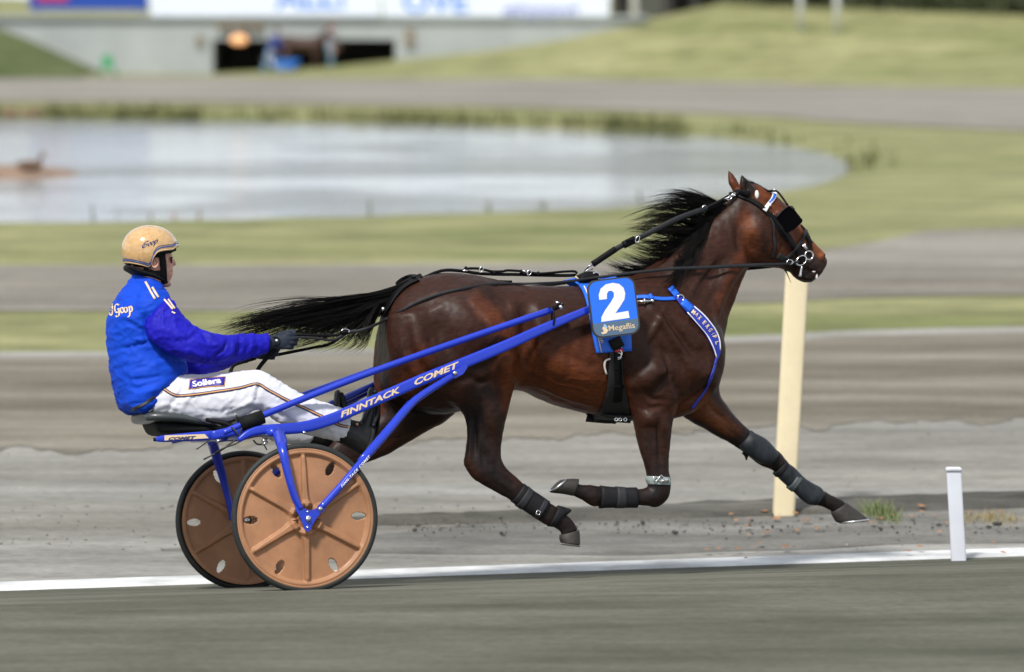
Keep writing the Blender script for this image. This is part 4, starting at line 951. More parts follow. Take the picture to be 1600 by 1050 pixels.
# seat: padded shell on a dark pan
M_seat = mat('seat_vinyl', (.042, .052, .054), .38, coat=.2, noise_amt=.15, nscale=20)
seat = part('seat_pad', loft([(212, 648, 212, 656, 0, .10), (217, 644.5, 218, 662, 0, .20), (240, 643, 240, 663, 0, .235), (270, 646, 270, 664, 0, .235), (300, 652, 300, 668, 0, .21), (325, 655, 325, 672, 0, .15), (342, 664, 342, 673, 0, .06)], n=28, sub=5, pw=3), M_seat, sulky)
part('seat_pan', loft([(229, 660, 234, 672, 0, .14), (240, 658, 245, 681, 0, .19), (290, 662, 290, 681, 0, .20), (330, 668, 330, 680, 0, .17), (356, 664, 355, 676, 0, .10)], n=24, sub=4, pw=3.2), M_rub, seat)
part('seat_strap', cat(ptube([(322, 656, -.24), (350, 661, -.28), (368, 668, -.33)], [.010, .014, .010]), ptube([(356, 660, -.30), (370, 655, -.33), (392, 648, -.34)], .006)), M_lea, seat)
# stirrups (foot rests)
for y, dx, dy in ((-.28, 0, 0), (.28, -52, 4)):
    st_ = part('stirrup', cat(ptube([(586+dx, 612+dy, y-.06), (591+dx, 640+dy, y-.06), (584+dx, 664+dy, y-.06)], .008), ptube([(586+dx, 612+dy, y+.06), (591+dx, 640+dy, y+.06), (584+dx, 664+dy, y+.06)], .008), tube([P(584+dx, 664+dy, y-.07), P(584+dx, 664+dy, y+.07)], .009), tube([P(586+dx, 612+dy, y-.07), P(586+dx, 612+dy, y+.07)], .009),
        tube([P(588+dx, 622+dy, y+(.06 if y > 0 else -.06)), P(600+dx, 618+dy, y+(.09 if y > 0 else -.09))], .012)), M_greyl, sulky)
    part('heel_plate', (loft([(578+dx, 668+dy, 586+dx, 668+dy, y, .045), (574+dx, 690+dy, 581+dx, 692+dy, y, .045), (567+dx, 702+dy, 575+dx, 706+dy, y, .04)], n=14, sub=3, pw=4)), M_greyl, st_)
# cables and ties
M_cable = mat('black_cable', (.01, .01, .01), .5, noise_amt=0)
part('cable', cat(ptube([(378, 668, -.40), (372, 684, -.40), (360, 693, -.40), (345, 704, -.38), (318, 718, -.36)], .004), ptube([(362, 668, -.39), (370, 676, -.41), (374, 690, -.41), (350, 700, -.4), (336, 708, -.38)], .004), ptube([(332, 684, -.35), (316, 696, -.36), (307, 702, -.36)], .003), ptube([(396, 688, -.40), (402, 694, -.42), (412, 694, -.44)], .004), ptube([(412, 694, -.44), (417, 703, -.44)], .003), ptube([(366, 651, -.36), (372, 660, -.37), (369, 648, -.38)], .004)), M_cable, sulky)
part('clip', cat(ptube([(409, 690, -.45), (417, 686, -.45)], .006), ptube([(410, 695, -.45), (418, 690, -.45)], .006), disc_cyl(P(341, 689, -.40), .008, -.41, -.39, 12)), M_steel, sulky)
# ================================================================== THE DRIVER
M_skin = mat('skin', (.56, .30, .22), .5, noise_amt=.10, nscale=40); M_skin.node_tree.nodes['Principled BSDF'].inputs['Subsurface Weight'].default_value = .08; M_skin.node_tree.nodes['Principled BSDF'].inputs['Subsurface Radius'].default_value = (.01, .004, .002)
M_vest = mat('blue_silk', (.003, .055, .52), .7, spec=.2, noise_amt=.05, nscale=5, bump=.25, bscale=70, bdist=.002)
M_sleeve = mat('violet_blue_silk', (.007, .006, .37), .62, spec=.22, noise_amt=.08, nscale=5, bump=.25, bscale=70, bdist=.002)
M_trou = mat('white_trousers', (.66, .67, .73), .6, noise_amt=.04, nscale=8, bump=.3, bscale=60, bdist=.002)
M_boot = mat('boot_leather', (.008, .008, .009), .4, spec=.35, coat=.1, noise_amt=.3, nscale=30)
M_glove = mat('glove_fabric', (.016, .022, .036), .65, spec=.25, noise_amt=.2, nscale=40, bump=.3, bscale=150)
DB = P(270, 650, 0)
drv = root('person', DB, 'driver in blue jacket, white trousers and gold helmet, seated on the sulky holding the reins', 'person')
def limb(st, yc=0, **k): return loft([(a, b, c, d, q[1] if len(q) > 1 else yc, q[0]) for a, b, c, d, *q in st], **k)
# body: one continuous figure (mostly under the clothes)
torso_st = [(186, 632, 262, 628, .15), (180, 600, 276, 600, .155), (172, 560, 280, 560, .165), (172, 520, 272, 525, .18), (180, 488, 264, 498, .19), (196, 462, 262, 470, .15), (208, 442, 254, 452, .07), (214, 425, 250, 440, .06)]
b_ = [limb(torso_st, n=24, sub=4, grow=-.032)]
head = [(214, 432, 248, 446, .058), (206, 418, 263, 441, .062), (199, 400, 270, 429, .072), (197, 380, 269, 410, .078), (204, 364, 268, 394, .074), (222, 358, 262, 372, .05)]
b_.append(limb(head, n=24, sub=4))
b_.append(limb([(240, 436, 252, 448, .045), (250, 434, 262, 449, .034), (260, 434, 269, 446, .024)], n=16, sub=3))      # jaw and chin
b_.append(limb([(266, 400, 266, 415, .022), (270.5, 403, 271, 415.5, .014), (274.5, 410, 275.5, 415.5, .0085)], n=12, sub=3))       # nose
ARMN = [(215, 500, 262, 474, .062, -.19), (232, 530, 284, 500, .066, -.225), (262, 550, 308, 520, .058, -.25), (292, 560, 330, 529, .052, -.26), (322, 565, 342, 532, .047, -.255), (350, 560, 366, 530, .040, -.235), (385, 554, 393, 529, .034, -.21), (412, 546, 420, 527, .028, -.195), (428, 542, 436, 524, .026, -.185)]
ARMF = [(a, b+2, c, d+2, w_, -y) for a, b, c, d, w_, y in ARMN[:3]]+[(270, 577, 300, 546, .052, .26), (298, 580, 315, 550, .047, .25), (325, 577, 333, 552, .040, .24), (352, 571, 358, 550, .034, .22), (378, 563, 384, 544, .028, .20), (392, 560, 398, 542, .026, .19)]
la = lambda A, **k: loft([(a, b, c, d, y, w_) for a, b, c, d, w_, y in A], **k)
b_ += [la([(225, 498, 255, 482, .045, -.13)]+ARMN[1:], n=16, sub=4, grow=-.018), la([(225, 498, 255, 482, .045, .13)]+ARMF[1:], n=16, sub=4, grow=-.018)]
LEGN = [(232, 596, 236, 652, .095, -.10), (275, 589, 275, 657, .10, -.12), (310, 587, 312, 660, .092, -.16), (350, 584, 352, 656, .082, -.21), (385, 581, 382, 648, .074, -.245), (405, 581, 396, 640, .070, -.26), (425, 590, 408, 640, .068, -.265), (450, 606, 430, 655, .066, -.27), (480, 621, 462, 672, .062, -.275), (515, 633, 500, 682, .056, -.28), (548, 645, 537, 690, .050, -.28)]
LEGF = [(228, 596, 232, 650, .095, .10), (270, 592, 270, 652, .10, .12), (310, 592, 310, 652, .092, .17), (345, 594, 345, 652, .08, .22), (370, 610, 360, 662, .072, .25), (395, 622, 380, 669, .066, .265), (425, 636, 410, 682, .062, .275), (460, 648, 449, 692, .056, .28), (494, 658, 484, 694, .050, .28)]
b_ += [la(LEGN, n=18, sub=4, grow=-.014), la(LEGF, n=18, sub=4, grow=-.014)]
FOOTN = [(536, 652, 530, 684, .036, -.28), (556, 660, 550, 694, .038, -.28), (574, 668, 566, 702, .036, -.28), (584, 650, 560, 668, .036, -.28), (587, 628, 570, 640, .038, -.28), (586, 612, 576, 616, .03, -.28)]
def boot_set(dx, dy, y, k=1.0, grow=0):
    sh_ = [(528, 648, 520, 688, .044), (548, 655, 538, 696, .046), (566, 660, 552, 704, .045), (578, 672, 558, 708, .042), (584, 684, 564, 712, .036)]
    ft = [(576, 706, 552, 700, .036), (583, 690, 558, 684, .040), (587, 668, 562, 664, .040), (589, 648, 568, 644, .042), (588, 628, 573, 624, .042), (585, 612, 575, 610, .034), (582, 605, 578, 605, .015)]
    f = lambda S: loft([(a*1.0+dx, b+dy, c+dx, d+dy, y, w_) for a, b, c, d, w_ in S], n=16, sub=4, grow=grow)
    return [f(sh_), f(ft)]
b_ += boot_set(0, 0, -.28, grow=-.012)+boot_set(-52, 4, .28, grow=-.012)
# hands inside the gloves
def fist(wx_, wy_, y, s, grow=0):
    """wrist at pixel (wx,wy), knuckles to the right; s=-1 back of the hand towards the camera"""
    o = []; f = lambda a, b, d, r: (P(wx_+a, wy_+b, y+s*d), r+grow)
    palm = loft([(wx_-2, wy_-9, wx_, wy_+9, y, .020+grow), (wx_+10, wy_-11, wx_+10, wy_+11, y, .022+grow), (wx_+22, wy_-13, wx_+20, wy_+12, y+s*.004, .022+grow), (wx_+30, wy_-13, wx_+26, wy_+10, y+s*.006, .018+grow)], n=14, sub=3, grow=grow)
    o.append(palm)
    for k, (a, b, ln, r) in enumerate(((29, -11.5, 10, .0098), (30, -5, 11, .0102), (29, 2, 10, .0098), (26, 8.5, 7.5, .0088))):
        pts = [f(a-6, b, .010, r), f(a+2, b, .014, r*1.06), f(a+ln*.8, b+.3, .004, r), f(a+ln, b+1, -.016, r*.97), f(a+ln*.5, b+1.2, -.034, r*.93), f(a-3, b+1.0, -.034, r*.85)]
        o.append(tube([p for p, q in pts], [q for p, q in pts], n=10, sub=3))
    th_ = [f(6, -6, -.014, .012), f(16, -12, -.020, .0115), f(27, -15.5, -.018, .0105), f(36, -16.5, -.006, .0095), f(40, -16, 0, .007)]
    o.append(tube([p for p, q in th_], [q for p, q in th_], n=10, sub=3))
    return o
b_ += fist(423, 534, -.185, -1, -.003)+fist(394, 550, .185, 1, -.003)
# ears
earc = P(242, 411, -.090)
BV, BF = remesh(cat(*b_), .0062, 3)
BV = smoothv(BV, BF, 5, np.clip(1-np.abs(topx(BV)[:, 1]-440)/25, 0, 1)*.8)
BV = sculpt(BV, BF, [([(263, 405), (269, 405)], 5, -.006), ([(262, 399), (270, 399)], 3, .004), ([(265, 414), (262, 422)], 3, -.002), ([(270, 424.5), (264, 425.5)], 1.6, -.004), ([(269, 421)], 3, .002), ([(269, 428)], 3, .002), ([(262, 433)], 3, -.002), ([(255, 415)], 7, .003)])
BV = smoothv(BV, BF, 2)
body = part('body', (BV, BF), M_skin, drv); BT = tree_of(BV, BF)
e_ = part('ear', cat(torus(earc, .021, .006, (0, 0, 1), (1, 0, .15), n=20, m=8, squash=.72), ball(earc+np.array([0, .006, 0]), .018, 8, sc=(.7, .45, 1.1)), ball(earc+np.array([.002, 0, -.020]), .008, 6)), M_skin, drv)
# jacket: blue body, collar, violet sleeves
jt = [(200, 645, 228, 647, .19), (188, 636, 244, 636, .212), (181, 618, 270, 614, .218), (174, 590, 291, 582, .212), (169, 550, 287, 550, .19), (167, 515, 281, 528, .205), (171, 490, 274, 505, .215), (182, 466, 268, 486, .19), (196, 446, 263, 466, .125), (205, 434, 258, 452, .082), (208.5, 427, 254, 446, .074)]
JV, JF = remesh(cat(limb(jt, n=28, sub=4), loft([(218, 452, 262, 456, -.15, .05), (214, 470, 270, 480, -.18, .05), (216, 490, 262, 505, -.19, .045)], n=16), loft([(218, 452, 262, 456, .15, .05), (214, 470, 270, 480, .18, .05), (216, 490, 262, 505, .19, .045)], n=16)), .0085, 4)
JV = smoothv(JV, JF, 8, np.clip(1.3-np.abs(topx(JV)[:, 1]-475)/45, 0, 1))
wr = [([(183, 470), (215, 466), (245, 462)], 6, -.004), ([(200, 455), (228, 456), (250, 470)], 6, -.003), ([(195, 500), (222, 515), (232, 540)], 7, -.007), ([(190, 492), (216, 505), (230, 520)], 6, .005), ([(172, 545), (210, 541), (248, 529)], 5, -.007), ([(172, 538), (210, 534), (246, 522)], 6, .004), ([(185, 585), (225, 580), (265, 560)], 8, .006), ([(190, 595), (230, 592), (270, 578)], 7, -.006),
      ([(200, 625), (235, 612), (270, 590)], 8, .008), ([(196, 632), (240, 625), (262, 608)], 6, -.008), ([(210, 640), (240, 630), (268, 600)], 6, .008), ([(258, 548), (276, 560), (284, 580)], 8, -.008), ([(240, 540), (262, 566), (270, 590)], 8, .006), ([(207, 437), (230, 438), (252, 452)], 4, -.006), ([(228, 486), (226, 510), (230, 540)], 4, -.006), ([(178, 560), (200, 566), (230, 560)], 8, .004),
      ([(180, 606), (215, 606), (250, 592)], 7, -.005), ([(208, 430), (230, 432), (254, 446)], 3, .003)]
JV = sculpt(JV, JF, wr); Nj = normals(JV, JF)
JV = JV+Nj*(np.array([mnoise.fractal(Vector((v[0]*9, v[1]*9, v[2]*15)), 1, 2, 3) for v in JV])*.002)[:, None]
JV = wrinkle(JV, JF, .0065, 11, (.8, 1, 2.0), 3); jacket = part('jacket', (JV, JF), M_vest, drv); JT = tree_of(JV, JF)
def sleeve(A, strokes):
    V, F = remesh(la(A, n=22, sub=5, grow=.006), .0075, 3); V = sculpt(V, F, strokes); N = normals(V, F)
    V = V+N*(np.array([mnoise.fractal(Vector((v[0]*14, v[1]*12, v[2]*12)), 1, 2, 3) for v in V])*.002)[:, None]
    V = wrinkle(V, F, .006, 12, (1.5, 1, 1.2), 8); return part('sleeve', (V, F), M_sleeve, jacket), tree_of(V, F), (V, F)
SN_ = [(228, 494, 258, 466, .055, -.175), (227, 510, 270, 473, .066, -.20), (236, 530, 286, 496, .068, -.225), (262, 549, 308, 513, .062, -.25), (292, 561, 330, 523, .056, -.262), (322, 568, 345, 524, .053, -.257), (348, 567, 362, 524, .050, -.24), (375, 563, 385, 523, .046, -.218), (400, 556, 404, 524, .042, -.203), (418, 550, 420, 523, .038, -.195)]
sw = [([(290, 500), (318, 520), (330, 545)], 6, -.008), ([(300, 505), (330, 525), (345, 545)], 6, .008), ([(330, 560), (350, 545), (356, 528)], 5, -.010), ([(340, 566), (362, 552), (366, 528)], 6, .010), ([(356, 562), (375, 545), (372, 526)], 4, -.009), ([(268, 540), (300, 552), (335, 560)], 7, .006), ([(262, 530), (290, 532), (310, 520)], 6, -.006), ([(380, 560), (392, 545), (395, 530)], 4, .006), ([(388, 562), (402, 548), (403, 530)], 4, -.006),
      ([(240, 500), (255, 488), (268, 484)], 6, -.005), ([(228, 505), (233, 520), (245, 535)], 5, .006), ([(248, 510), (270, 520), (290, 530)], 10, .006), ([(310, 535), (335, 540), (350, 535)], 5, .005)]
slv, ST, _ = sleeve(SN_, sw)
SF_ = [(a, b+2, c, d+2, w_, -y) for a, b, c, d, w_, y in SN_[:3]]+[(256, 574, 290, 535, .060, .25), (285, 584, 312, 540, .054, .255), (312, 585, 326, 543, .050, .245), (342, 578, 348, 542, .045, .225), (370, 568, 375, 538, .042, .205), (388, 564, 393, 538, .038, .195)]
sleeve(SF_, [])
# trousers
TV, TF = remesh(cat(la([(a, b, c, d, w_, y) for a, b, c, d, w_, y in LEGN], n=22, sub=4, grow=.006), la(LEGF, n=22, sub=4, grow=.006), limb([(214, 628, 268, 596, .15), (218, 648, 290, 590, .165), (235, 655, 300, 595, .15)], n=20, sub=4)), .0085, 4)
TV = sculpt(TV, TF, [([(290, 588), (286, 610), (262, 640)], 6, -.010), ([(300, 590), (298, 612), (280, 645)], 7, .008), ([(400, 585), (398, 605), (390, 630)], 5, .006), ([(408, 588), (404, 610), (396, 634)], 5, -.007), ([(370, 640), (390, 628), (402, 632)], 6, .010), ([(355, 650), (380, 640), (400, 640)], 6, -.008), ([(420, 640), (440, 648), (470, 670)], 7, -.006), ([(410, 632), (440, 640), (480, 655)], 8, .006),
   ([(310, 640), (340, 646), (370, 636)], 6, -.006), ([(240, 640), (260, 632), (285, 640)], 6, .006), ([(500, 660), (515, 668), (535, 678)], 6, .006), ([(520, 650), (530, 665), (530, 682)], 5, -.006), ([(320, 655), (340, 652), (365, 652)], 5, .005), ([(240, 655), (262, 645), (270, 625)], 5, -.006)])
Nt_ = normals(TV, TF); TV = TV+Nt_*(np.array([mnoise.fractal(Vector((v[0]*12, v[1]*10, v[2]*14)), 1, 2, 3) for v in TV])*.002)[:, None]
TV = wrinkle(TV, TF, .0042, 13, (1.2, 1, 1.3), 5); trou = part('trousers', (TV, TF), M_trou, drv); TT = tree_of(TV, TF)
M_strn = mat('navy_stripe', (.02, .015, .10), .6, noise_amt=0); M_stro = mat('gold_stripe', (.62, .33, .12), .6, noise_amt=0)
line_ = [(256, 608), (272, 617), (290, 618), (330, 613), (375, 606), (401, 600), (420, 610), (450, 626), (480, 640), (510, 654), (530, 664), (547, 667)]
part('side_stripe', strap(TT, line_, 4.8, .0015, .002), M_strn, trou); part('gold_stripe', strap(TT, line_, 1.7, .003, .002), M_stro, trou)
# thigh patch
pq = lambda g: [((295.5-g, 608+g), (297.5-g, 594.5-g)), ((322, 604+g), (322, 591.5-g)), ((350+g, 602.5+g), (352+g, 589.5-g))]
part('thigh_badge', pairs(TT, [(a, b) for a, b in pq(1.4)], .0012, .0015), M_stro, trou); bd = part('badge_field', pairs(TT, [(a, b) for a, b in pq(0)], .002, .002), mat('badge_blue', (.02, .012, .30), .5, noise_amt=0), trou)
V2, F2 = fit_text('Sollera', (301, 605), (346, 598.5), 8.6, bold=.03); part('badge_lettering', decal(TT, V2, F2, .0058), M_whitep, trou, smooth=False)
# jacket lettering, shoulder stripes, hem piping
def stripe_d(pa, pb, w_, tree, name, m, parent): return part(name, strap(tree, [pa, ((pa[0]+pb[0])/2, (pa[1]+pb[1])/2), pb], w_, .002, .002, sub=5), m, parent)
stripe_d((227, 440.5), (242, 467.5), 3.2, JT, 'shoulder_stripe', M_cream, jacket); stripe_d((237.5, 449), (247.5, 465), 3.0, JT, 'shoulder_stripe', M_cream, jacket)
stripe_d((256, 467.5), (270, 483.5), 2.8, ST, 'shoulder_stripe', M_cream, slv); stripe_d((262.5, 468), (273, 482.5), 2.0, ST, 'shoulder_stripe', M_cream, slv)
stripe_d((268, 487.5), (273.5, 490), 2.0, ST, 'small_emblem', M_cream, slv)
G_ = [[(.62, .92), (.42, 1.05), (.22, .95), (.08, .6), (.1, .25), (.3, .1), (.5, .3), (.52, .5), (.36, .5)], [(.52, .5), (.5, .1), (.4, -.25), (.15, -.35), (.05, -.2)]]
O_ = lambda x: [[(x+.3, .62), (x+.12, .5), (x+.08, .2), (x+.22, 0), (x+.4, .12), (x+.46, .42), (x+.34, .62)]]
P_ = lambda x: [[(x+.02, .5), (x+.16, .64), (x+.16, .3), (x+.06, -.3), (x-.06, -.5), (x-.22, -.48)], [(x+.16, .4), (x+.32, .64), (x+.48, .48), (x+.44, .14), (x+.28, 0), (x+.14, .1)]]
V2, F2 = pen(G_+O_(.62)+O_(1.06)+P_(1.62), .13, R(25), (180.5, 490.5), (13.0, -1.6), (-2.6, -13.5), thin=.5); part('back_lettering', decal(JT, V2, F2, .0028, L=3), M_cream, jacket, smooth=False)
V2, F2 = pen([[(.5, 1.2), (.35, .5), (.2, .1), (.05, -.05), (-.1, 0)], [(.1, .55), (-.15, .35), (-.2, .05), (.1, .05)]], .16, R(25), (174.5, 492), (9, -1.2), (-2.6, -13.5), thin=.5); part('back_letter', decal(JT, V2, F2, .0028, L=3), M_cream, jacket, smooth=False)
part('hem_piping', strap(JT, [(289, 585), (276, 603), (262, 618), (246, 633), (231, 645)], 2.0, .001, .003), M_cream, jacket)
part('waist_band', strap(JT, [(206, 640), (224, 632), (242, 620)], 5, .001, .003), mat('black_band', (.012, .012, .016), .6), jacket)
# boots
for y, dx, dy in ((-.28, 0, 0), (.28, -52, 4)):
    V_, F_ = remesh(cat(*boot_set(dx, dy, y)), .007, 4); bt = part('boot', (V_, F_), M_boot, drv)
    part('sole', loft([(587+dx, 610+dy, 583+dx, 609+dy, y, .030), (591+dx, 626+dy, 587+dx, 625+dy, y, .044), (592+dx, 650+dy, 588+dx, 650+dy, y, .042), (589+dx, 674+dy, 585+dx, 672+dy, y, .038), (584+dx, 698+dy, 580+dx, 695+dy, y, .036), (577+dx, 709+dy, 573+dx, 706+dy, y, .028)], n=12, sub=4, pw=4), M_rub, bt)
part('boot_stud', ball(P(558, 663, -.325), .008, 8), mat('copper_stud', (.6, .3, .18), .35, metal=.6, noise_amt=0), drv)
# gloves
for (x_, y_, yy, s) in ((423, 534, -.185, -1), (394, 550, .185, 1)):
    V_, F_ = remesh(cat(*fist(x_, y_, yy, s, .0005), loft([(x_-4, y_-10.5, x_-3, y_+11, yy, .033), (x_+5, y_-10, x_+6, y_+11, yy, .030)], n=16, sub=3)), .0045, 2)
    gl = part('glove', (V_, F_), M_glove, drv)
    if s < 0: 
        GT = tree_of(V_, F_); part('glove_stud', ball(P(x_+9, y_-2, yy-.026), .006, 8), M_whitep, gl)
        part('glove_tab', strap(GT, [(x_+3, y_-6), (x_+9, y_-7), (x_+14, y_-3), (x_+13, y_+4), (x_+5, y_+6)], 1.6, .0005, .0015), M_lea, gl)
# ---- helmet
M_gold = mat('gold_lacquer', (.56, .35, .155), .12, coat=1, noise_amt=.16, nscale=55)
hc = P(233, 391, 0); hx = P(278, 391, 0)[0]-P(190, 391, 0)[0]
def helmet_shell(grow, zlim, name, m, parent):
    """half-ellipsoid whose lower rim follows the photographed edge"""
    nA, nB = 96, 40; Rg = []
    rx, rz, ry = hx/2+grow, P(234, 352, 0)[2]-hc[2]+grow, .122+grow
    for i in range(nB):
        Rw = []
        for j in range(nA):
            az = 2*math.pi*j/nA; cx = math.cos(az)
            e0 = zlim(cx, abs(math.sin(az)))                                   # elevation of the rim
            el = math.pi/2-(math.pi/2-e0)*((i+.02)/(nB-1+.02))
            c = math.cos(el); s = math.sin(el)
            k = np.sign(s)*abs(s)**.92
            Rw.append(hc+np.array([rx*c*cx*(1+.03*cx), ry*c*math.sin(az), rz*k]))
        Rg.append(np.array(Rw))
    V, F = rings(Rg, cap=False); V = np.concatenate([V, [hc+[0, 0, rz]]]); t = len(V)-1
    F += [[t, (k+1) % nA, k] for k in range(nA)]
    V2 = V.copy(); V2 = hc+(V-hc)*.94; n = len(V); F2 = [[q+n for q in f[::-1]] for f in F]
    b = (nB-1)*nA; F3 = [[b+k, b+(k+1) % nA, n+b+(k+1) % nA, n+b+k] for k in range(nA)]
    return part(name, (np.concatenate([V, V2]), F+F2+F3), m, parent), (V, F), Rg[-1]
def rim(cx, sn):
    # cx=-1 back, +1 front; elevation angle of the rim
    return np.interp(cx, [-1, -.55, -.25, -.13, 0, .15, .35, .7, .9, 1], [-.46, -.62, -.74, -.70, -.30, -.10, -.06, -.02, .10, .12])
hel, (hv, hf), rimr = helmet_shell(.0, rim, 'helmet', M_gold, drv); HLT = tree_of(hv, hf)
part('helmet_trim', tube(list(rimr[::2])+[rimr[0]], .0045, n=8, sub=2), mat('gold_trim', (.55, .38, .20), .4), hel)
def rline(dl, r, m, name):
    L = []
    for j in range(0, 97, 2):
        az = 2*math.pi*j/96; cx = math.cos(az); el = rim(cx, 0)+dl; c, s = math.cos(el), math.sin(el)
        L.append(hc+np.array([(hx/2+.001)*c*cx*(1+.03*cx), .123*c*math.sin(az), (P(234, 352, 0)[2]-hc[2]+.001)*np.sign(s)*abs(s)**.92]))
    part(name, tube(L, r, n=6, sub=2), m, hel)
rline(.10, .0032, mat('helmet_blue_line', (.03, .08, .30), .4, noise_amt=0), 'blue_line')
rline(.16, .0014, M_navy, 'thin_line')
lining, (lv, lf), _ = helmet_shell(-.010, lambda c, s: rim(c, s)-.16-.12*(c < 0)*(c > -.9), 'helmet_lining', M_rub, hel)
part('neck_pad', limb([(196, 414, 200, 424, .09), (210, 418, 214, 432, .094), (228, 424, 230, 435, .088), (244, 430, 246, 440, .075), (256, 434, 258, 445, .045)], n=18, sub=3), M_rub, hel)
part('chin_strap', strap(BT, [(252.5, 397), (254, 410), (255, 424), (255.5, 436), (257, 443)], 9, .001, .006), M_lea, hel)
part('cheek_pad', strap(BT, [(229, 426), (229, 414), (233, 405), (240, 399), (248, 398), (253, 402)], 8, .001, .010), M_rub, hel); part('ear_pad', strap(BT, [(233, 424), (242, 427), (250, 426)], 8, .001, .009), M_rub, hel)
# blackletter name on the helmet
V2, F2 = pen([[(.75, .85), (.5, 1.0), (.2, .85), (.02, .5), (.12, .12), (.4, .0), (.7, .15), (.75, .45), (.45, .5)], [(.3, .85), (.3, .2)], [(.75, .85), (.95, .95)], [(1.1, .62), (1.0, .45), (1.0, .2), (1.15, .02), (1.32, .2), (1.32, .45), (1.15, .62)], [(1.62, .62), (1.52, .45), (1.52, .2), (1.66, .02), (1.84, .2), (1.84, .45), (1.66, .62)], [(2.05, .62), (2.05, -.35)], [(2.05, .5), (2.25, .64), (2.4, .4), (2.38, .12), (2.2, 0), (2.05, .1)]],
    .14, R(40), (221.5, 388), (9.6, -3.2), (3.0, 9.6*-1), thin=.35)
part('helmet_lettering', decal(HLT, V2, F2, .0012, L=2), M_navy, hel, smooth=False)
# glasses
M_lens = mat('dark_lens', (.02, .015, .012), .08, coat=1, noise_amt=0)
g_l = P(268.5, 406, 0)
gl_ = part('sunglasses', cat(ptube([(266, 402.5, -.030), (258, 402, -.060), (250, 403, -.078)], .0022), ptube([(266, 402.5, .030), (258, 402, .060)], .0022), tube([P(267.5, 402, -.04), P(270, 402, 0), P(267.5, 402, .04)], .0022)), M_lea, drv)
for y in (-.033, .033):
    part('lens', ball(P(268, 406.5, y), .019, 8, sc=(.16, .9, .85)), M_lens, gl_)
# ================================================================== HARNESS (worn by the horse)
M_blueh = mat('blue_webbing', (.006, .12, .70), .5, noise_amt=.06, nscale=30); M_dkb = mat('deep_blue_webbing', (.012, .03, .34), .5, noise_amt=.06)
M_black = mat('black_webbing', (.007, .007, .008), .7, noise_amt=.3, nscale=60)
def S(name, path, w_, m, parent=horse, off=.003, th=.004, tree=HT, mir=False, **k):
    vf = strap(tree, path, w_, off, th, **k); o = part(name, vf, m, parent)
    if mir: part(name, mirror(vf), m, parent)
    return o
# saddle pad
pad = part('saddle_pad', pairs(HT, [((891, 440), (955, 434)), ((903, 447), (962, 436)), ((911, 460), (972, 445)), ((917, 480), (978, 462)), ((922, 508), (981, 490)), ((928, 540), (984, 524)), ((931, 552), (986, 548))], .004, .012, n=12), M_blueh, horse)
part('saddle_pad', mirror(pairs(HT, [((891, 440), (955, 434)), ((903, 447), (962, 436)), ((911, 460), (972, 445)), ((920, 500), (980, 490)), ((931, 552), (986, 548))], .004, .012, n=12)), M_blueh, horse)
S('pad_piping', [(899, 436.5), (910, 447), (920, 470), (928, 505), (938, 551)], 1.6, M_cream, pad, off=.015, th=.002)
S('pad_piping', [(968, 528), (972, 548)], 2, M_whitep, pad, off=.015, th=.002)
V2, F2 = fit_text('GOOP', (930, 506), (936, 537), 6, vdir=(5.5, -1.2)); part('pad_lettering', decal(HT, V2, F2, .019), M_cream, pad, smooth=False)
# saddle tree: black pads and terrets over the withers
part('saddle_tree', cat(loft([(903, 430, 903, 444, -.05, .05), (912, 425, 914, 446, -.045, .055), (924, 424, 926, 448, -.045, .055), (932, 428, 934, 450, -.05, .05)], n=16, sub=3, pw=3), loft([(903, 430, 903, 444, .05, .05), (918, 425, 920, 446, .045, .055), (932, 428, 934, 450, .05, .05)], n=16, sub=3, pw=3)), M_lea, horse)
part('saddle_strap', pairs(HT, [((915, 440), (930, 436)), ((922, 452), (938, 448)), ((930, 475), (946, 470))], .017, .006, n=5), M_lea, horse)
trt = part('terret', cat(torus(P(931, 432, -.09), .020, .004, (0, 0, 1), (1, 0, 0), n=20), ptube([(914, 424, 0), (922, 428, -.02), (930, 424, -.05), (936, 436, -.10)], .004), ptube([(912, 424, 0), (926, 420, 0)], .004), ptube([(936, 437, -.11), (939, 442, -.12)], .008)), M_steel, horse)
# number plate
cxp, cyp = 959, 480; ang = R(-7.0)
def npx(u, v): return (cxp+u*math.cos(ang)-v*math.sin(ang)*1.0, cyp+u*math.sin(ang)+v*math.cos(ang))
def rrect(hw, hh, r, n=8):
    o = []
    for sx, sy, a0 in ((1, 1, 0), (-1, 1, 90), (-1, -1, 180), (1, -1, 270)):
        for k in range(n+1):
            a = R(a0+90*k/n); o.append((sx*(hw-r)+r*math.cos(a), sy*(hh-r)+r*math.sin(a)))
    return o
hh = [hit(HT, x, y)[0][1] for x, y in ((940, 460), (975, 460), (950, 510), (985, 510), (960, 480))]; YP = min(min(hh)-.035, YN-.045)
def pl(poly, y, t, m, parent, name):
    a = [P(*npx(*p), y) for p in poly]; b = [p+np.array([0, t, 0]) for p in a]; n = len(a)
    return part(name, (np.array(a+b), [list(range(n)), list(range(2*n-1, n-1, -1))]+[[i, n+i, n+(i+1) % n, (i+1) % n] for i in range(n)]), m, parent, smooth=False)
M_nb = mat('plate_blue', (.004, .14, .78), .3, noise_amt=.03, coat=.3); M_ng = mat('plate_grey', (.085, .14, .22), .35, noise_amt=.03)
npl = pl(rrect(37.5, 45.5, 15), YP, .012, mat('plate_border', (.035, .035, .03), .4), horse, 'number_plate')
rr_ = rrect(35.2, 43.2, 13.5)
pl([p for p in rr_ if p[1] < 22.5][:] and [(35.2, 22)]+[p for p in rr_ if p[1] < 22 and p[0] > 0][::1]+[p for p in rr_ if p[1] < 22 and p[0] <= 0 and False], YP-.0, .0, M_nb, npl, 'x') if False else None
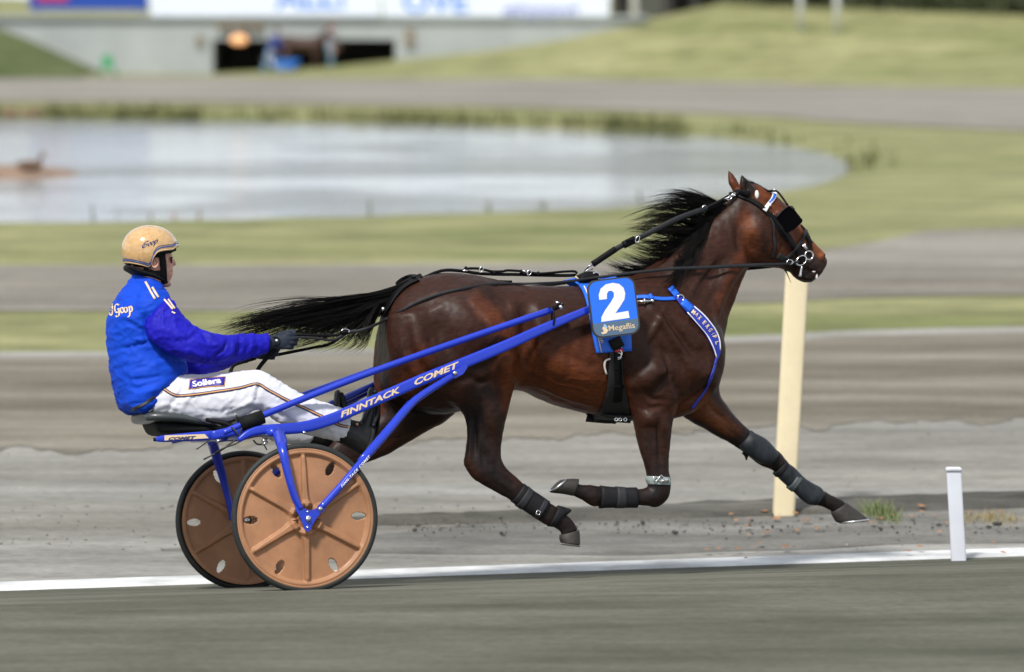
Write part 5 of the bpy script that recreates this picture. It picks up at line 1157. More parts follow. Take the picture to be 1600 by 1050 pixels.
top_ = sorted([p for p in rr_ if p[1] <= 0], key=lambda p: math.atan2(p[1], p[0])); top_ = [(-35.2, 22)]+top_+[(35.2, 22)]
bot_ = sorted([p for p in rr_ if p[1] >= 0], key=lambda p: math.atan2(p[1], p[0])); bot_ = [(35.2, 22.0)]+bot_+[(-35.2, 22.0)]
bot_ = [p for p in bot_ if p[1] >= 21.9]
pl(top_, YP-.003, .0028, M_nb, npl, 'blue_field'); pl(bot_, YP-.003, .0028, M_ng, npl, 'grey_field')
two = [(-21, -14), (-21, -22), (-17, -31), (-8, -37), (3, -38), (13, -35), (19, -28), (20.5, -19), (18, -10), (10, 0), (2, 9), (2, 9.5), (22, 8.5), (22.5, 19.5), (-22, 20.5), (-21, 13), (-14, 3), (-4, -8), (2, -16), (3, -22), (0, -26), (-5, -26), (-8, -22), (-9, -14)]
tw = np.array([P(*npx(a, b), YP-.0045) for a, b in two]); part('numeral', (tw, [list(range(len(two)))]), M_whitep, npl, smooth=False)
a0, a1 = npx(-12, 36), npx(29, 36); V2, F2 = fit_text('Megaflis', a0, a1, 9, bold=.006); part('sponsor_lettering', (flatx(V2, YP-.0048), F2), M_cream, npl, smooth=False)
lg = [(-22, 30), (-18, 27), (-15, 31), (-13, 35), (-16, 39), (-22, 40), (-25, 37), (-20, 36)]; part('sponsor_emblem', (np.array([P(*npx(a, b), YP-.0048) for a, b in lg]), [list(range(len(lg)))]), M_cream, npl, smooth=False)
lg = [(-20, 26), (-17, 24), (-13, 30), (-15, 32)]; part('emblem_accent', (np.array([P(*npx(a, b), YP-.0049) for a, b in lg]), [list(range(len(lg)))]), mat('emblem_blue', (.25, .45, .75), .5, noise_amt=0), npl, smooth=False)
# girth
gi = part('girth', pairs(HT, [((951, 545), (972, 545)), ((950, 570), (974, 566)), ((949, 590), (975, 590)), ((947, 612), (979, 612)), ((940, 634), (984, 636)), ((929, 653), (986, 657))], .005, .010, n=9), M_black, horse)
part('girth', mirror(pairs(HT, [((949, 560), (975, 560)), ((947, 612), (979, 612)), ((929, 653), (986, 657))], .005, .010, n=9)), M_black, horse)
vf = loft([(932, 645, 933, 654, 0, .12), (945, 647, 945, 657, 0, .14), (984, 648, 984, 658, 0, .14)], n=20, sub=3, pw=2.4); part('belly_band', vf, M_black, horse)
S('girth_billet', [(961, 540), (962, 560), (963, 600), (962, 625)], 9, M_lea, gi, off=.016, th=.005); S('keeper', [(956, 575), (970, 574)], 3, M_lea, gi, off=.021, th=.003); S('keeper', [(956, 602), (970, 602)], 3, M_lea, gi, off=.021, th=.003)
h_ = hit(HT, 963, 553)[0]; part('girth_buckle', cat(torus(h_-np.array([0, .03, 0]), .020, .004, (0, 0, 1), (1, 0, 0), n=20, squash=.95), torus(h_-np.array([0, .03, .012]), .016, .003, (0, 0, 1), (1, 0, 0), n=20)), M_steel, gi)
S('white_pad_edge', [(952, 560), (945, 563), (943, 572), (946, 584)], 2.5, mat('white_fleece', (.6, .58, .55), .9), gi, off=.008, th=.008)
S('red_cord', [(957, 550), (963, 546), (970, 543), (975, 549)], 3, mat('red_cord', (.45, .03, .05), .7), gi, off=.024, th=.005); S('black_block', [(951, 540), (968, 532)], 15, M_rub, gi, off=.018, th=.008)
part('belly_buckle', cat(*[torus(P(x, 655.5, -.14), .008, .003, (1, 0, 0), (0, 0, 1), n=12) for x in (963, 969, 977)]), M_steel, gi)
# breast collar
bc = part('breast_collar', pairs(HT, [((1050, 449), (1042, 453)), ((1060, 461), (1053, 466)), ((1069, 469), (1062, 477)), ((1084, 480), (1072, 489)), ((1100, 494), (1087, 506)), ((1114, 512), (1102, 525)), ((1122, 530), (1112, 544)), ((1124, 546), (1117, 560)), ((1121, 558), (1114, 570))], .006, .007, n=7), M_dkb, horse)
for t in (.08, .92):
    S('collar_piping', [(a*(1-t)+c*t, b*(1-t)+d*t) for (a, b), (c, d) in [((1084, 480), (1072, 489)), ((1100, 494), (1087, 506)), ((1114, 512), (1102, 525)), ((1122, 530), (1112, 544)), ((1123, 546), (1117, 560))]], 1.3, M_whitep, bc, off=.013, th=.0015)
S('collar_end', [(1046, 451), (1057, 464)], 8.5, M_blueh, bc, off=.007, th=.008); S('collar_end', [(1065, 472), (1080, 486)], 10, M_blueh, bc, off=.008, th=.007)
lt_ = [(1082, 489), (1087, 493), (1091.5, 497.5), (1099, 505), (1103.5, 510.5), (1107.5, 516), (1112, 522), (1114.5, 527), (1117, 536), (1120, 542)]
for ch, (x, y), k in zip('MAXERGI'+'FLS', lt_, range(10)):
    j = min(k+1, 9); i = max(k-1, 0); d = np.array(lt_[j])-np.array(lt_[i]); d = d/np.linalg.norm(d)
    if ch == 'S': continue
    V2, F2 = text2d(ch, 1, .03); V2 = V2-V2.mean(0); V2[:, 0] *= 3.9/np.ptp(V2[:, 0]) if ch != 'I' else 4.5; V2[:, 1] *= 5.2/.72
    n = np.array([d[1], -d[0]]); W = np.array([x, y])+np.outer(V2[:, 0], d)+np.outer(V2[:, 1], n); part('collar_letter', decal(HT, W, F2, .0155, L=3), M_cream, bc, smooth=False)
h_ = hit(HT, 1062, 466)[0]; part('collar_ring', torus(h_-np.array([0, .016, 0]), .016, .0035, (1, 0, 0), (0, 0, 1)), M_steel, bc)
S('collar_tail', [(1119, 556), (1115, 573), (1110, 588), (1103, 606), (1097, 617), (1088, 628), (1080, 637)], 3.4, M_dkb, bc, off=.006, th=.004)
S('side_strap', [(993, 465), (1008, 464), (1018, 466), (1035, 467.5), (1058, 466.5)], 5, M_blueh, horse, mir=True); S('strap_keeper', [(1014, 461), (1018, 468)], 4, M_blueh, horse, off=.008)
h_ = hit(HT, 1008, 470)[0]; part('draw_bolt', cat(tube([P(995, 471, h_[1]-.02), P(1020, 470, h_[1]-.02)], .0055), ball(P(1019, 470, h_[1]-.02), .010, 8), tube([P(1007, 466, h_[1]-.02), P(1007, 475, h_[1]-.02)], .005)), M_steel, horse)
# crupper and back strap
S('crupper', [(655, 437), (642, 443), (630, 451), (618, 464), (608, 480), (601, 492)], 6.5, M_lea, horse, off=.006, th=.009, mir=True)
S('crupper_loop', [(652, 437), (640, 438), (628, 444), (622, 450)], 3.5, M_lea, horse, off=.018, th=.006)
part('crupper_ring', torus(P(652, 438.5, -.05), .011, .003, (1, 0, 0), (0, 0, 1)), M_steel, horse); part('crupper_ring', ball(P(598.5, 483, -.06), .012, 8), M_steel, horse)
bs = part('back_strap', cat(ptube([(655, 437, 0), (690, 423, 0), (722, 423.5, 0), (745, 427, 0), (775, 428.5, 0), (812, 429, 0), (845, 430, 0), (880, 430.5, 0), (900, 430, 0)], .0085, flat=None), ptube([(724, 422, -.01), (733, 419.5, -.01), (750, 420, -.01), (768, 424, -.01), (785, 424, -.01), (793, 422.5, -.01), (812, 423.5, -.01), (830, 426, -.01), (845, 427.5, -.01), (880, 424.5, -.01), (897, 424, -.01), (902, 427, -.01)], .0065),
   *[ball(P(x, y, -.012), .012, 8, sc=(.8, 1, 1.1)) for x, y in ((772, 426.5), (841, 428), (815, 425), (728, 420))]), M_lea, horse)
part('strap_buckle', cat(torus(P(752, 421, -.02), .013, .003, (1, 0, .6), (0, 0, 1)), torus(P(827, 426, -.02), .012, .003, (1, 0, .4), (0, 0, 1)), ptube([(816, 422.5, -.02), (826, 427, -.02)], .004), ball(P(727, 423, -.015), .010, 6, sc=(1.6, 1, .7))), M_steel, bs)
# overcheck strap
def air(path, w_, th, y, name, m, parent=horse):
    rows = strap_px([p[:2] for p in path], w_, 5); ys_ = crom([[p[2] if len(p) > 2 else y, 0] for p in path], 5)[:, 0]; Rg = []
    for r, yy in zip(rows, ys_):
        a, b = P(*r[0], yy), P(*r[-1], yy); c = (a+b)/2; u = (a-b)/2; n = np.array([0, th, 0]); Rg.append(np.array([c+u, c+u*.9+n, c-u*.9+n, c-u, c-u*.9-n, c+u*.9-n]))
    return part(name, rings(Rg), m, parent)
oc = air([(926, 413, -.05), (950, 397, -.07), (975, 382, -.09), (1010, 366, -.115), (1060, 341, -.12), (1105, 325, -.09)], 8.5, .004, -.05, 'check_strap', M_greyl); air([(926, 413), (952, 395.5), (962, 389)], 10, .006, -.085, 'check_billet', M_lea, oc); air([(974, 383), (992, 374)], 12, .007, -.112, 'check_keeper', M_lea, oc)
air([(978, 376), (990, 374)], 4, .006, -.12, 'check_tab', M_lea, oc)
air([(1098, 327), (1120, 317), (1145, 303)], 5.5, .004, -.05, 'check_strap_end', M_lea, oc); air([(1105, 328), (1125, 319), (1146, 308), (1155, 300)], 3.5, .004, -.045, 'check_strap_end', M_lea, oc)
part('check_buckle', cat(torus(P(996, 374, -.12), .018, .004, (1, 0, 2), (1, 0, -.5), squash=.5), torus(P(1101, 325, -.058), .012, .004, (1, 0, 0), (0, 0, 1)), torus(P(1140, 309, -.058), .014, .004, (1, 0, .5), (0, 0, 1), squash=.7), torus(P(1146, 304, -.058), .010, .004, (1, 0, .5), (0, 0, 1), squash=.7), ptube([(1132, 311, -.06), (1144, 306, -.06)], .004), ptube([(926, 414, -.05), (920, 416, -.05), (914, 422, -.02)], .005), torus(P(927, 411, -.05), .014, .003, (1, 0, 1), (1, 0, -1), squash=.5)), M_steel, oc)
# ------------------------------------------------ bridle
br_ = S('bridle', [(1150, 304), (1160, 308), (1172, 312), (1185, 320), (1197, 331), (1210, 342), (1222, 358), (1232, 371), (1238, 382), (1246, 393), (1253, 402)], 6.5, M_lea, horse, off=.004, th=.007)
part('bridle_cheek', mirror(strap(HT, [(1160, 308), (1185, 320), (1210, 342), (1232, 371), (1253, 402)], 6.5, .004, .007)), M_lea, br_)
S('crown_piece', [(1143, 303), (1152, 303), (1160, 300), (1170, 303)], 6, M_lea, br_, off=.008, th=.008)
S('throat_lash', [(1195, 331), (1203, 340), (1208, 352), (1209, 372), (1210, 388), (1206, 404)], 3.6, M_greyl, br_, off=.005, th=.004, mir=False); S('inner_cheek', [(1200, 334), (1212, 352), (1222, 366), (1231, 376)], 3.5, M_lea, br_, off=.003)
bb = S('brow_band', [(1194, 330), (1199, 322), (1206, 313), (1209, 305), (1206, 299)], 6.5, M_whitep, br_, off=.005, th=.006); S('brow_band_blue', [(1202, 318), (1207, 311), (1209, 305)], 4, M_blueh, bb, off=.011, th=.002); part('brow_stud', ball(hit(HT, 1201.5, 321.5)[0]-np.array([0, .014, 0]), .009, 8), M_steel, bb)
# blinker (square black cup standing off the eye) and its wire
def slab(pix, ys_, t, m, parent, name):
    a = [P(x, y, yy) for (x, y), yy in zip(pix, ys_)]; b = [p+np.array([0, t, 0]) for p in a]; n = len(a)
    return part(name, (np.array(a+b), [list(range(n)), list(range(2*n-1, n-1, -1))]+[[i, n+i, n+(i+1) % n, (i+1) % n] for i in range(n)]), m, parent, smooth=False)
M_blk = mat('blinker_black', (.002, .002, .003), .9, spec=.02, noise_amt=0)
bp_ix = [(1213, 340), (1224, 328), (1233, 321.5), (1237, 322), (1254, 343.5), (1253, 348), (1240, 359), (1231, 363.5), (1224, 358)]
bl = slab(bp_ix, [-.115, -.125, -.135, -.137, -.145, -.145, -.13, -.122, -.115], .008, M_blk, br_, 'blinker'); slab([(x, y) for x, y in bp_ix], [.107, .117, .127, .129, .137, .137, .122, .114, .107], .008, M_blk, br_, 'blinker')
part('blinker_edge', cat(ptube([(1213, 340, -.118), (1224, 328, -.128), (1233, 321.5, -.138)], .0025), ptube([(1236, 322, -.14), (1241, 328, -.142)], .006)), M_greyl, bl)
part('blinker_wire', cat(ptube([(1182, 288, -.01), (1190, 293, -.03), (1199, 298, -.05), (1207, 298.5, -.07), (1214, 299, -.09), (1222, 308, -.11), (1231, 321, -.13)], .0055), ptube([(1182, 288, .01), (1199, 298, .05), (1214, 299, .09), (1231, 321, .125)], .0055)), M_lea, br_)
# noseband, rings, bit
nb = S('nose_band', [(1257, 360), (1255, 368), (1250, 378), (1243, 388), (1236, 396), (1226, 404)], 4.5, M_greyl, br_, off=.008, th=.004); part('nose_piece', cat(*[ptube([(1250, 352, y), (1257, 361, y), (1263, 371, y), (1268, 380, y)], [.010, .012, .010, .008]) for y in (-.03, 0, .03)]), M_lea, br_)
S('face_strap', [(1256, 362), (1261, 372), (1264, 380), (1265, 389), (1264, 395)], 5, M_lea, br_, off=.006, th=.005); S('chin_strap', [(1232, 398), (1238, 408), (1246, 416)], 9, M_lea, br_, off=.003, th=.005); S('jaw_strap', [(1215, 399), (1222, 404), (1234, 410), (1246, 410)], 11, M_black, br_, off=.002, th=.004)
S('lip_strap', [(1243, 388), (1247, 396), (1250, 403), (1254, 410)], 7, M_lea, br_, off=.011, th=.004)
yb = hit(HT, 1250, 405)[0][1]-.018
bit = part('bit', cat(torus(P(1252, 407, yb), .030, .0045, (1, 0, .6), (-.5, 0, 1), n=28, squash=.72), torus(P(1264, 399, yb+.004), .022, .004, (1, 0, 0), (0, 0, 1), n=24), ptube([(1253, 416, yb), (1251, 424, yb), (1250, 432, yb)], [.006, .0065, .008]), ptube([(1244, 408, yb), (1237, 410, yb)], .004)), M_steel, br_)
part('bridle_buckle', cat(torus(P(1238, 382, yb+.01), .014, .004, (1, 0, .6), (0, 0, 1), squash=.7), torus(P(1206, 338, yb-.02), .013, .004, (1, 0, 1), (1, 0, -1), squash=.6), torus(P(1207, 353, yb-.022), .009, .003, (1, 0, 0), (0, 0, 1)), torus(P(1234, 409.5, yb-.004), .016, .004, (1, 0, 0), (0, 0, 1), squash=.7), ptube([(1253, 383, yb+.006), (1261, 389, yb+.006)], .007), ptube([(1257, 380, yb+.006), (1259, 390, yb+.006)], .006), ptube([(1260, 371, yb+.03), (1267, 374, yb+.04)], .005)), M_steel, br_)
part('mouth_foam', cat(ball(P(1276, 431, -.035), .008, 6, sc=(.8, .6, 2.2)), ball(P(1272, 424, -.043), .006, 6, sc=(1.6, .5, 1))), mat('white_foam', (.7, .68, .68), .6), horse)
part('ear_plug', ball(hit(HT, 1182, 304)[0]-np.array([0, .006, 0]), .014, 8, sc=(.8, .5, 1.6)), mat('white_plug', (.65, .65, .62), .7), br_)
part('jaw_tassel', ptube([(1226, 420, 0), (1230, 428, 0), (1236, 442, 0)], [.006, .003, .001]), M_lea, br_)
# ------------------------------------------------ leg boots
M_bt = mat('black_neoprene', (.008, .008, .010), .65, spec=.25, noise_amt=.2, nscale=60, bump=.3, bscale=200); M_btg = mat('grey_boot_pad', (.017, .021, .026), .5, spec=.3, noise_amt=.55, nscale=26, stretch=(1, 1, .4), bump=.4, bscale=60); M_vel = mat('velcro_grey', (.013, .014, .018), .7, noise_amt=.2)
def lb(st, yc, m, parent=horse, name='leg_boot', g=.0, pw=2.4): return part(name, loft([(a, b, c, d, yc, w_) for a, b, c, d, w_ in st], n=20, sub=4, grow=g, pw=pw), m, parent)
b1 = lb([(799, 783, 818, 756, .038), (812, 792, 830, 765, .040), (828, 803, 845, 775, .042), (842, 811, 858, 784, .043)], NL, M_bt, g=.003)
lb([(806, 789, 825, 761, .041), (815, 795, 833, 768, .042)], NL, M_vel, b1, 'velcro_strap', .005); lb([(833, 806, 849, 779, .044), (840, 810, 855, 783, .044)], NL, M_vel, b1, 'velcro_strap', .005)
part('boot_buckle', torus(P(841, 801, NL-.052), .013, .003, (1, 0, .3), (-.3, 0, 1), n=4), M_steel, b1)
lb([(856, 822, 872, 790, .046), (866, 822, 880, 792, .044), (872, 812, 891, 796, .03), (880, 808, 892, 799, .012)], NL, M_bt, name='ankle_boot', g=.002)
b2 = lb([(994, 762, 995, 793, .040), (975, 762, 975, 793, .038), (955, 761, 955, 793, .038), (938, 759, 937, 794, .040)], NL, M_bt, g=.002)
lb([(976, 762, 976, 793, .041), (962, 761, 961, 793, .041)], NL, M_vel, b2, 'velcro_strap', .004)
kb = lb([(1010, 744, 1045, 746, .045), (1010, 750, 1047, 753, .046), (1013, 757, 1047, 758, .046)], NL, mat('pale_knee_strap', (.28, .33, .32), .5), name='knee_strap', g=.002)
part('knee_buckle', cat(torus(P(1033, 748, NL-.055), .018, .004, (1, 0, .1), (0, 0, 1), n=4), torus(P(1024, 748, NL-.055), .012, .003, (1, 0, .1), (0, 0, 1), n=8), box(P(1040, 750, NL-.05), (.03, .008, .03))), M_steel, kb)
b3 = lb([(1154, 697, 1172, 674, .040), (1160, 703, 1182, 678, .053), (1172, 714, 1196, 686, .056), (1188, 724, 1208, 698, .054), (1203, 727, 1215, 708, .046)], FL-.02, M_btg, name='knee_boot'); part('boot_tab', ptube([(1162, 706, FL), (1166, 712, FL), (1166, 719, FL)], [.012, .010, .003]), M_bt, b3)
lb([(1156, 700, 1173, 673, .046), (1160, 703, 1177, 676, .05)], FL-.01, M_bt, b3, 'boot_rim', .002)
b4 = lb([(1211, 741, 1228, 722, .038), (1222, 752, 1240, 730, .040), (1240, 768, 1256, 746, .040), (1252, 780, 1268, 754, .044), (1263, 788, 1282, 762, .050), (1274, 790, 1287, 770, .044)], FL-.01, M_btg)
lb([(1209, 740, 1226, 721, .04), (1214, 745, 1231, 725, .04)], FL-.01, M_bt, b4, 'boot_rim', .003); lb([(1230, 762, 1246, 739, .04), (1238, 768, 1253, 745, .04)], FL-.01, mat('boot_band', (.06, .075, .08), .5), b4, 'boot_band', .002)
lb([(466, 758, 486, 776, .038), (452, 776, 472, 794, .04), (438, 792, 462, 808, .042)], FL, M_bt, g=.004)
# ================================================================== REINS (held by the driver)
RB = P(700, 455, -.2); reins = root('reins', RB, 'pair of long black driving reins running from the bit to the gloved hands', 'reins')
def rein(path, w_, sg=1):
    Rg = []; A = crom(path, 8); T = np.gradient(A[:, :2], axis=0); T /= np.linalg.norm(T, axis=1)[:, None]
    for a, t in zip(A, T):
        n = np.array([-t[1], t[0]])*w_*a[3]/2; c = P(a[0], a[1], a[2]*sg); u = P(a[0]+n[0], a[1]+n[1], a[2]*sg)-c; d = np.array([0, .003, 0]); Rg.append(np.array([c+u, c+u*.8+d, c-u*.8+d, c-u, c-u*.8-d, c+u*.8-d]))
    return rings(Rg)
hy = lambda x, y, o=.012: (hit(HT, x, y)[0][1]-o if hit(HT, x, y) else -.1)
rp = [(1249, 409, yb-.002, .8), (1225, 412.5, yb-.01, .9), (1190, 414, -.125, 1.25), (1150, 415.5, -.135, 1.2), (1100, 418, -.15, 1.15), (1050, 420, -.15, 1.1), (1000, 425, -.14, 1.0), (960, 430, -.125, .9), (931, 433.5, -.105, .8), (900, 438, -.11, .9), (870, 441.5, -.12, .9), (835, 443, -.14, .8)]
part('near_rein', rein(rp, 4.8), M_greyl, reins)
rp2 = [(x, y, hy(x, y), k) for x, y, k in ((835, 443, .8), (810, 443.5, .9), (770, 444, 1.1), (730, 449.5, 1.1), (690, 458.5, 1.05), (655, 471, 1.0), (625, 486.5, .9), (603, 499, .9))]+[(580, 510.5, -.21, 1.0), (560, 517, -.21, 1.1), (545, 519, -.20, 1.1), (520, 531, -.19, 1.0), (490, 528, -.19, .8), (462, 527, -.19, .8)]
rp2[0] = rp[-1]; part('near_rein_rear', rein(rp2, 4.6), M_greyl, reins)
part('hand_part', cat(rein([(545, 517, -.20, 1), (530, 523, -.19, .9), (505, 524, -.19, .9), (480, 523.5, -.19, .8), (458, 523, -.185, .8)], 5)), M_lea, reins)
part('rein_ring', cat(torus(P(540, 517, -.20), .018, .005, (1, 0, -.1), (0, 0, 1), squash=.5)), M_steel, reins); part('rein_keeper', cat(ball(P(538, 519, -.2), .018, 8, sc=(1.3, .6, .7)), ball(P(505, 524, -.195), .010, 6)), M_lea, reins)
fr = [(x-0, y, -yy, k) for x, y, yy, k in rp]
part('far_rein', mirror(rein(rp, 4.8)), M_lea, reins)
part('far_rein_rear', rein([(x, y, z, k) for x, y, z, k in ((800, 440, .14, .8), (740, 440, .22, .9), (660, 452, .24, .9), (600, 480, .22, .9), (560, 505, .2, .9), (520, 535, .19, .9), (490, 543, .19, .9), (455, 550, .19, 1), (425, 556, .19, 1))], 5), M_lea, reins)
part('rein_tail', cat(rein([(430, 545, -.17, 1.2), (420, 556, -.16, 1.3), (408, 570, -.16, 1.3), (400, 582, -.17, 1.2)], 5), rein([(400, 560, .18, 1), (380, 566, .1, 1), (365, 572, 0, 1), (360, 585, -.02, 1)], 4.5), rein([(372, 566, .0, 1), (362, 574, 0, 1), (356, 586, 0, .8)], 3)), M_lea, reins)
# ================================================================== POSTS, PEOPLE AND SMALL THINGS
# tall cream rail post beyond the soil strip
M_cpost = mat('cream_painted_wood', (.74, .64, .43), .6, noise_amt=.08, nscale=4, bump=.2, bscale=30); M_wpost = mat('white_painted_wood', (.66, .69, .76), .5, noise_amt=.06, nscale=6)
pb = gp(1223, 808); Yp = pb[1]; ptop = wpt(1247, 398, Yp)
cpst = root('rail_post', (pb[0], Yp, pb[2]), 'tall cream painted post standing in the dark soil behind the horse', 'post', rig=False)
def wloft(pts, w_, d_, pw=5, n=20):
    Rg = []; th = np.linspace(0, 2*math.pi, n, endpoint=False); c, s = np.cos(th), np.sin(th); c = np.sign(c)*np.abs(c)**(2/pw); s = np.sign(s)*np.abs(s)**(2/pw)
    for i, p in enumerate(pts): k = w_[i]; Rg.append(np.array(p)+np.outer(c, [k, 0, 0])+np.outer(s, [0, d_, 0]))
    return rings(Rg)
ww = 17.5/FPX*Yp
a_ = np.array([pb[0], Yp, pb[2]-.08]); b2 = ptop
part('post_shaft', wloft([a_+(b2-a_)*t for t in (0, .03, .06, .3, .6, .97, 1)], [ww*.5, ww*.85, ww, ww*1.02, ww*1.03, ww*1.04, ww*.9], .05), M_cpost, cpst)
part('post_cap', wloft([b2+(b2-a_)*t for t in (-.01, 0, .006)], [ww*1.1, ww*1.12, ww], .055), M_cpost, cpst)
sb = gp(1499, 876); st_top = wpt(1490, 732, sb[1]); stk = root('marker_stake', (sb[0], sb[1], sb[2]), 'short white stake leaning slightly beside the white line at the right', 'stake', rig=False)
ww = 11.5/FPX*sb[1]; a_ = np.array([sb[0], sb[1], sb[2]-.05]); part('stake_shaft', wloft([a_+(st_top-a_)*t for t in (0, .02, .5, .97, 1)], [ww, ww*1.05, ww, ww, ww*.85], .02), M_wpost, stk)
part('stake_cap', wloft([st_top+(st_top-a_)*t for t in (-.03, .0, .012)], [ww*1.08, ww*1.1, ww*.9], .023), M_wpost, stk)
# weeds in the soil
M_weed = mat('weed_leaf', (.15, .19, .07), .7, noise_amt=.4, nscale=9); M_weedy = mat('yellowing_weed', (.30, .24, .10), .7, noise_amt=.4, nscale=9)
def weed(px, py, w_, h, n, m, label):
    c = gp(px, py); k = FPX/c[1]; pts = [[c[0]+random.gauss(0, w_/k/2.4), c[1]+random.gauss(0, .12), c[2]+.01] for _ in range(n)]
    o = blades('weed', pts, h/k, m, lean=1.0, w0=.003); meta(o, label, 'weed', 'weeds along the soil strip'); return o
weed(1372, 808, 26, 24, 330, M_weed, 'bushy green weed just right of the leading hoof'); weed(1392, 815, 18, 17, 200, M_weed, 'low green weed at the foot of the bushy one')
weed(1550, 816, 70, 17, 420, M_weedy, 'wide yellowing weed behind the white stake'); weed(1185, 806, 26, 10, 70, M_weedy, 'sparse dry weed left of the cream post'); weed(1262, 790, 30, 9, 60, M_weedy, 'sparse dry weed right of the cream post')
weed(760, 842, 40, 8, 50, M_weedy, 'thin dry weed under the trailing hind hoof'); weed(880, 822, 50, 8, 60, M_weedy, 'thin dry weed under the folded foreleg')
# fallen leaves and clods
M_lf = mat('dry_leaf', (.34, .17, .075), .8, noise_amt=.4, nscale=20)
def scatter(name, n, area, s0, m, label, cat_, kind='stuff'):
    V = []; F = []
    for _ in range(n):
        x, y = area(); c = gp(x, y); s = s0*random.uniform(.5, 1.5); a = random.uniform(0, 6.3); k = len(V)
        V += [[c[0]+s*math.cos(a+t)*(1 if i % 2 else .6), c[1]+s*math.sin(a+t), c[2]+.035+random.uniform(0, s*.5)] for i, t in enumerate((0, 1.2, 2.5, 3.6, 5.0))]; F.append([k, k+1, k+2, k+3, k+4])
    return meta(mk(name, V, F, m, smooth=False), label, cat_, kind=kind)
scatter('leaf_litter', 55, lambda: (random.choice([1400, 1255, 1440, 1165, 1370, 1550])+random.gauss(0, 28), random.choice([868, 822, 846, 812])+random.gauss(0, 6)), .022, M_lf, 'scattered dry brown leaves along the line', 'leaves')
def clods(name, n, area, s0, m, label, dz=.0):
    V = []; F = []; bx = ball((0, 0, 0), 1, 3)
    for _ in range(n):
        x, y = area(); c = gp(x, y); s = s0*random.expovariate(1.2)+.003; sc = np.array([random.uniform(.7, 1.5), random.uniform(.7, 1.3), random.uniform(.4, .8)])*s; k = len(V)
        V += [list(np.array([c[0], c[1], c[2]+dz])+q*sc*random.uniform(.8, 1.15)) for q in bx[0]]; F += [[i+k for i in f] for f in bx[1]]
    return meta(mk(name, V, F, m), label, 'grit', kind='stuff')
clods('pale_grit', 900, lambda: (random.uniform(-40, 1640), random.choice([random.uniform(640, 860), random.uniform(790, 860)])), .003, M_grav, 'pale grit on the apron beyond the line', .008)
clods('dark_clods', 420, lambda: (random.uniform(620, 1640), 830-.012*(0)+random.gauss(0, 9)), .0035, M_soil, 'dark clods of turned soil', .03)
# ---------------------------------------------------------------- people by the underpass
def person(px, foot, top, cols, pose, label):
    """standing figure built in world space around its foot point"""
    Y = gp(px, foot)[1]; h = (foot-top)/FPX*Y; c = np.array([wx(px, Y), Y, gp(px, foot)[2]]); k = h/1.75; f = pose
    q = lambda x, z, y=0: c+np.array([x, y, z])*k
    r = root('person', tuple(c), label, 'person', rig=False); mt = [mat('p_'+n+str(px), col, .8) for n, col in cols.items()]
    L = f['lean']; hip = (0, .92); sh = (L, 1.42)
    lg = [tube([q(-.09*s+hip[0], .92, .1*s), q(f['knee'][i][0], .5, .1*s), q(f['foot'][i][0], .08, .1*s), q(f['foot'][i][0]+.12, .03, .1*s)], [.095*k, .07*k, .05*k, .04*k], n=12) for i, s in enumerate((-1, 1))]
    tors = tube([q(0, .85), q(L*.3, 1.05), q(L*.8, 1.3), q(L, 1.45), q(L*1.05, 1.52)], [.15*k, .15*k, .19*k, .14*k, .06*k], n=14)
    arms = [tube([q(L, 1.42, .18*s), q(f['elb'][i][0], f['elb'][i][1], .24*s), q(f['hand'][i][0], f['hand'][i][1], .2*s)], [.06*k, .05*k, .04*k], n=10) for i, s in enumerate((-1, 1))]
    hands = []
    for i, s in enumerate((-1, 1)):
        hx_, hz_ = f['hand'][i]; hands.append(ball(q(hx_, hz_-.04, .2*s), .045*k, 6, sc=(.7, .5, 1.1)))
        for j in range(4): hands.append(tube([q(hx_-.03+.02*j, hz_-.06, .2*s), q(hx_-.03+.022*j, hz_-.14+.01*abs(j-1.5), .2*s)], [.011*k, .008*k], n=6))
        hands.append(tube([q(hx_+.03, hz_-.03, .2*s), q(hx_+.06, hz_-.09, .2*s)], [.012*k, .008*k], n=6))
    hd = [tube([q(L*1.05, 1.48), q(L*1.08, 1.58)], .055*k, n=10), ball(q(L*1.12+.01, 1.64), .105*k, 10, sc=(.95, .78, 1.15)), ball(q(L*1.12+.11, 1.62), .02*k, 6)]
    V, F = remesh(cat(*lg, *arms, *hands, *hd, (lambda t: t)(tube([q(0, .85), q(L*.8, 1.3), q(L, 1.45), q(L*1.05, 1.52)], [.13*k, .15*k, .12*k, .05*k], n=12))), .018*k, 3)
    part('body', (V, F), mt[0], r)
    part('jacket', cat(tors, *[tube([q(L, 1.42, .18*s), q(f['elb'][i][0], f['elb'][i][1], .24*s), q(f['hand'][i][0]*.95+f['elb'][i][0]*.05, f['hand'][i][1]+.02, .2*s)], [.08*k, .065*k, .05*k], n=10) for i, s in enumerate((-1, 1))]), mt[1], r)
    part('trousers', cat(*[tube([q(-.02, .98, .08*s), q(f['knee'][i][0], .5, .1*s), q(f['foot'][i][0], .1, .1*s)], [.12*k, .085*k, .065*k], n=12) for i, s in enumerate((-1, 1))]), mt[2], r)
    part('hair', ball(q(L*1.12-.015, 1.67), .108*k, 8, sc=(1, .85, 1)), mt[3], r)
    for i, s in enumerate((-1, 1)): part('shoe', tube([q(f['foot'][i][0]-.05, .04, .1*s), q(f['foot'][i][0]+.16, .035, .1*s)], .05*k, n=10), mt[3], r)
    return r
person(424, 118, 44, dict(skin=(.45, .25, .18), top=(.03, .05, .22), leg=(.16, .30, .45), hair=(.03, .02, .02)), dict(lean=.22, knee=[(-.12, .5), (.2, .5)], foot=[(-.32, 0), (.12, 0)], elb=[(.3, 1.15), (.25, 1.12)], hand=[(.55, .98), (.5, .95)]), 'person in dark blue top and light jeans leaning forward by the underpass')
